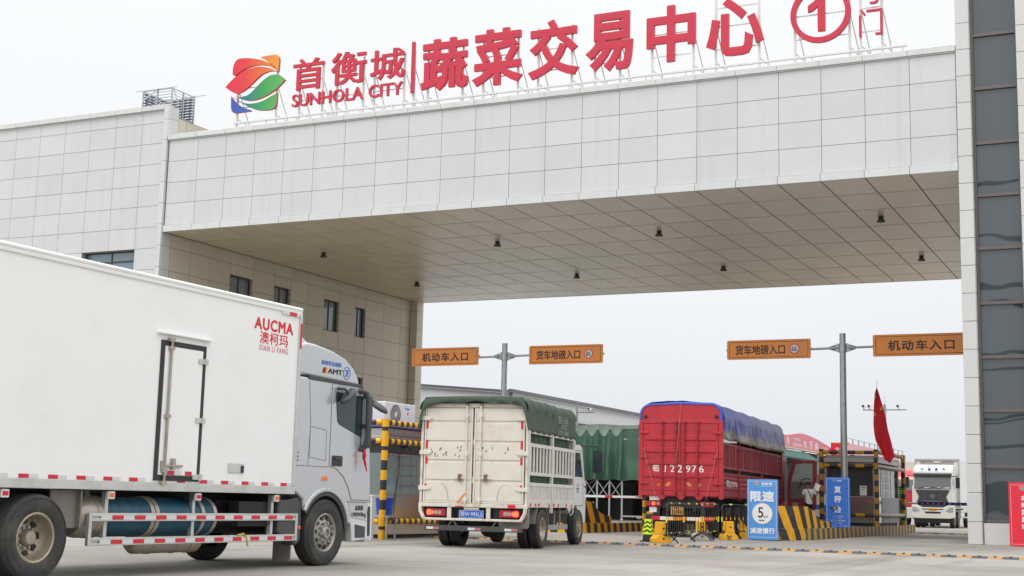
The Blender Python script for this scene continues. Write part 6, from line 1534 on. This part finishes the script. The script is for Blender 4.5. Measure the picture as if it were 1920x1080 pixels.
MB().mat(mat('pale pink fascia', srgb(222, 168, 178), .55, 0, .06, .5)).box(-.3, 0, .0, 34, 5.9, 7.75).build('fascia', bb_)  # side fascia much paler than the red front
fr_ = MB().mat(mat('bright red fascia', srgb(200, 28, 44), .5)).box(-1.9, -.31, -.05, .2, 5.9, 7.75).mat(mat('gold edging', srgb(225, 160, 50), .5)).box(-1.9, .02, -.07, .22, 7.75, 7.84).build('front_fascia', bb_)
mb = MB().mat(M_TXTW).text('全国', (-.95, -.052, 7.15), UX, UZ, h=.4, w=1.1, depth=.01).text('农批', (-.95, -.052, 6.65), UX, UZ, h=.3, w=.8, depth=.01)
for ch, y in (('首', 7.5), ('衡', 13), ('蔬', 17), ('菜', 21), ('市', 25), ('场', 29.5)): mb.text(ch, (.002, y, 6.7), UY, UZ, h=.9, w=2.2, depth=.01)
mb.build('lettering', bb_)
mb = MB().mat(M_GALV)
for i in range(12): y = .4+i*3.0; mb.box(-.35, -.25, y-.12, y+.12, 7.75, 8.3)
mb.box(-.33, -.27, .2, 33.6, 8.3, 8.36); mb.tube([(-.3, 18, 7.7), (-.3, 18, 8.9), (-.3, 18.6, 9.1), (-.3, 20, 9.1)], .05, 6); mb.build('railing', bb_)
fw_ = thing('distant_shed', (10, 150, 0), 'low pale shed on the horizon beyond the shop block', 'building')
MB().mat(M_OFFW).box(-30, 26, 0, 20, 0, 5.5).build('wall', fw_); MB().mat(mat('pale roof', (.6, .57, .54), .7)).prism([(-30.5, 5.52), (26.5, 5.52), (26.5, 6.1), (-2, 7.6), (-30.5, 6.1)], 1, -.3, 20.3).build('roof', fw_)
# camera masts
def mast(x, y, z, arms, label):
    o = thing('camera_mast', (x, y, 0), label, 'camera mast', 'camera masts beyond the gate')
    MB().mat(M_GALV).cyl((0, 0, 0), (0, 0, z+.35), .09, n=12).cyl((0, 0, z+.35), (0, 0, z+.9), .012, n=6).build('pole', o)
    mb = MB().mat(M_GALV); x0, x1 = min(0, *(a for a in arms[0])), max(0, *(a for a in arms[0])); mb.box(x0, x1, -.03, .03, z-.035, z+.035); mb.build('crossarm', o)
    for q in arms[1]:
        mb = MB().mat(M_WHITE).box(q-.03, q+.03, -.03, .03, z+.036, z+.15).box(q-.09, q+.09, -.25, .15, z+.151, z+.32).mat(M_BLACK).cyl((q, -.26, z+.235), (q, -.251, z+.235), .075, n=12); mb.build('camera', o, bevel=.01)
mast(24.47, 40, 7.2, ((-1.36, 1.34), (-1.30, -.95, .83)), 'grey camera mast with a long crossarm behind the red flag')
mast(3.55, 40, 7.15, ((0, 1.35), (.95,)), 'grey camera mast with one side arm behind the cream lorry')
# clutter by the far booth
bd_ = thing('info_board', (23.9, 24.5, 0), 'blue and white notice board in the distance behind the person', 'notice board')
MB().mat(M_BLUE2).box(-.75, .75, -.03, .03, .25, 1.2).mat(M_WHITE).box(-.75, .75, -.03, .03, 1.205, 1.75).box(-.6, .2, -.04, -.031, .6, .95).build('board', bd_); MB().mat(M_GALV).box(-.7, -.64, 0, .05, 0, 1.8).box(.64, .7, 0, .05, 0, 1.8).build('legs', bd_)

# ================================================================== PERSON ON THE ISLAND
M_SKIN = mat('skin', (.30, .17, .11), .55, 0, .06, 8)
M_SHIRT = mat('white cotton', (.66, .66, .67), .85, 0, .04, 6, bump=.3, bscale=12)
M_TROU = mat('black cloth', (.012, .012, .014), .85)
pe = thing('person', (27.62, 6.6, .345), 'person in white T-shirt and black cap standing on the island holding papers', 'person', None, -30)
def skin_fig(name, verts, edges, m, parent, root=0, sub=2):
    me = bpy.data.meshes.new(name); me.from_pydata([v[:3] for v in verts], edges, []); me.materials.append(m)
    o = bpy.data.objects.new(name, me); COL.objects.link(o)
    if parent: o.parent = parent
    o.modifiers.new('skin', 'SKIN'); sv = me.skin_vertices[0].data
    for i, v in enumerate(verts):
        r = v[3]; sv[i].radius = r if isinstance(r, tuple) else (r, r)
    sv[root].use_root = True
    s = o.modifiers.new('sub', 'SUBSURF'); s.levels = sub; s.render_levels = sub
    o.modifiers['skin'].use_smooth_shade = True
    return o
# local frame: +y faces away from the camera (towards the lorry cab), +x to the right
BV = [(0, 0, .90, (.145, .11)), (0, .005, 1.05, (.135, .10)), (0, .01, 1.22, (.15, .105)), (0, .0, 1.36, (.12, .085)), (0, .01, 1.43, .05), (-.01, .02, 1.50, .05),
      (-.17, .0, 1.36, .058), (-.24, .04, 1.12, .042), (-.20, .24, 1.02, .035), (-.19, .32, 1.02, .03),            # left arm, forearm forward
      (.18, .0, 1.36, .058), (.30, -.05, 1.16, .042), (.27, .06, 1.38, .034), (.24, .10, 1.45, .028),              # right arm raised with papers
      (-.09, 0, .82, .085), (-.10, .02, .47, .058), (-.10, -.02, .09, .042), (-.11, .10, .035, .035), (.09, 0, .82, .085), (.10, .03, .47, .058), (.11, .0, .09, .042), (.13, .12, .035, .035)]
BE = [(0, 1), (1, 2), (2, 3), (3, 4), (4, 5), (3, 6), (6, 7), (7, 8), (8, 9), (3, 10), (10, 11), (11, 12), (12, 13), (0, 14), (14, 15), (15, 16), (16, 17), (0, 18), (18, 19), (19, 20), (20, 21)]
def hand(base, dirv, side):
    d = Vector(dirv).normalized(); w_ = d.orthogonal().normalized(); b = Vector(base)
    for k, ln in enumerate((.065, .075, .07, .055)):
        i = len(BV); off = w_*((k-1.5)*.017)
        p1 = b+d*.05+off; p2 = p1+d*ln*.55; p3 = p2+(d+d.cross(w_)*.8).normalized()*ln*.5
        for p, r_ in ((p1, .009), (p2, .0085), (p3, .007)): BV.append((*p, r_))
        BE.append((base_i, i)); BE.append((i, i+1)); BE.append((i+1, i+2))
    i = len(BV); p1 = b+d*.015+w_*.035*side; p2 = p1+(d+w_*.6*side).normalized()*.05
    BV.append((*p1, .010)); BV.append((*p2, .008)); BE.append((base_i, i)); BE.append((i, i+1))
base_i = 9; hand(BV[9][:3], (.05, 1, 0), 1); base_i = 13; hand(BV[13][:3], (-.2, .2, 1), -1)
bodyp = skin_fig('body', BV, BE, M_SKIN, pe)
# head turned left (towards -x)
def head(u, v):
    th = u*2*math.pi; ph = v*math.pi; x, y, z = math.sin(ph)*math.cos(th), math.sin(ph)*math.sin(th), -math.cos(ph)
    fx = -x; jaw = 1-.25*max(0, -z)
    px = x*.098*(1 if x > 0 else .96); py = y*.076*jaw; pz = z*.118
    nose = .030*math.exp(-((z+.10)/.16)**2-(y/.22)**2)*(1 if x < 0 else 0); brow = .006*math.exp(-((z-.22)/.12)**2)*(x < 0)
    eye = -.008*(math.exp(-((z-.06)/.10)**2-((abs(y)-.38)/.16)**2))*(x < 0); lips = .008*math.exp(-((z+.45)/.09)**2-(y/.3)**2)*(x < 0); chin = .012*math.exp(-((z+.85)/.2)**2)*(x < 0)
    px -= nose+brow+eye+lips+chin
    return (px-.02, py+.02, pz+1.585)
hd_ = MB().mat(M_SKIN).grid(head, 40, 28)
for s in (-1, 1): hd_.lathe([(0, -.012), (.022, -.01), (.030, .0), (.022, .010), (0, .006)], o=(.01, .02+s*.078, 1.58), ax=1, n=12)
ho = hd_.build('head', pe, recalc=False, smooth=80)
mb = MB().mat(M_BLACK)
for s in (-1, 1): mb.lathe([(0, -.006), (.009, 0), (0, .006)], o=(-.105, .02+s*.030, 1.592), n=10)
mb.build('eyes', ho)
MB().mat(mat('black hair', (.01, .009, .009), .6)).grid(lambda u, v: (lambda p: ((p[0]+.02)*1.05-.02+.006, (p[1]-.02)*1.06+.02, (p[2]-1.585)*1.05+1.585+.003))(head(.25*0+(-.32+u*.64) % 1.0, .46+v*.54)), 30, 14).build('hair', pe, recalc=False, smooth=80)
mb = MB().mat(mat('black cap', (.015, .016, .02), .8)).grid(lambda u, v: (-.02+math.cos(u*6.2832)*.112*math.cos(v*1.5), .02+math.sin(u*6.2832)*.092*math.cos(v*1.5), 1.615+.105*math.sin(v*1.5)), 28, 8)
mb.grid(lambda u, v: (-.115-.085*math.sin(v*1.57)-.0*u, .02+(u-.5)*.16*(1-.25*v), 1.622-.02*v-.05*(u-.5)**2*4*.4), 10, 5); mb.build('cap', pe, recalc=False, smooth=80)
SV = [(0, .0, .78, (.165, .135)), (0, .0, .90, (.165, .135)), (0, .005, 1.02, (.158, .122)), (0, .01, 1.22, (.172, .125)), (0, .0, 1.37, (.135, .10)), (0, .01, 1.43, .062), (-.18, .0, 1.365, .078), (-.235, .02, 1.20, .075), (.19, .0, 1.365, .078), (.265, -.03, 1.22, .075)]
shirt = skin_fig('shirt', SV, [(0, 1), (1, 2), (2, 3), (3, 4), (4, 5), (4, 6), (6, 7), (4, 8), (8, 9)], M_SHIRT, pe)
TV = [(0, 0, .96, (.150, .12)), (-.09, 0, .80, .105), (-.10, .02, .47, .085), (-.105, -.01, .10, .072), (.09, 0, .80, .105), (.10, .03, .47, .085), (.11, .01, .10, .072)]
skin_fig('trousers', TV, [(0, 1), (1, 2), (2, 3), (0, 4), (4, 5), (5, 6)], M_TROU, pe)
for s, x in ((-1, -.11), (1, .125)): MB().mat(M_BLACK).prism([(-.09, 0), (.19, 0), (.20, .03), (.10, .07), (.04, .12), (-.07, .12), (-.10, .05)], 0, x-.05, x+.05).build('shoe', pe, bevel=.02)
MB().mat(M_BLACK).tube([(-.10, .06, 1.46), (-.07, -.075, 1.41), (.0, -.14, 1.25), (.06, -.15, 1.10), (.14, -.12, .95)], .016, 6).build('bag_strap', pe)
pa = MB().mat(M_WHITE).grid(lambda u, v: (u*.22-.10, .03*math.sin(u*3), v*.28-.12), 6, 6).build('paper_sheet', recalc=False, loc=(27.62+.30, 6.6+.05, .345+1.52)); pa.rotation_euler = (R(-15), R(25), R(30))
tag(pa, 'white papers held up by the person in the white T-shirt', 'papers')

# across the street, behind the photographer: seen only mirrored in the tower glass
sb = thing('street_building', (20, -150, 0), 'low dark building across the street mirrored at the foot of the tower glass', 'building')
mb = MB().mat(mat('weathered wall', (.07, .075, .07), .8)).box(-45, 60, -12, 0, 0, 3.4).box(-8, 6, -12, -.1, 3.4, 4.6); mb.build('wall', sb)
cb = thing('overhead_cable', (20, -70, 0), 'sagging overhead street cables mirrored in the tower glass', 'cable')
for i, (z, sag, y) in enumerate(((7.0, .8, 2), (9.5, 1.1, 0), (10.3, 1.4, 0), (14.2, 1.4, -3), (15.0, 1.0, -3.5), (20.5, 1.6, -6), (21.6, 1.2, -6), (27.0, 1.8, -9), (33.0, 1.8, -12))):
    MB().mat(M_BLACK).tube([(-25+i_*2.5, y, z-sag*(1-((i_-14)/14)**2)) for i_ in range(29)], .14 if i % 2 else .20, 5).build('wire', cb)
MB().mat(M_CONC).cyl((-25, -3, 0), (-25, -3, 30), .22, .15, 10).cyl((45, -3, 0), (45, -3, 30), .22, .15, 10).build('pole', cb)
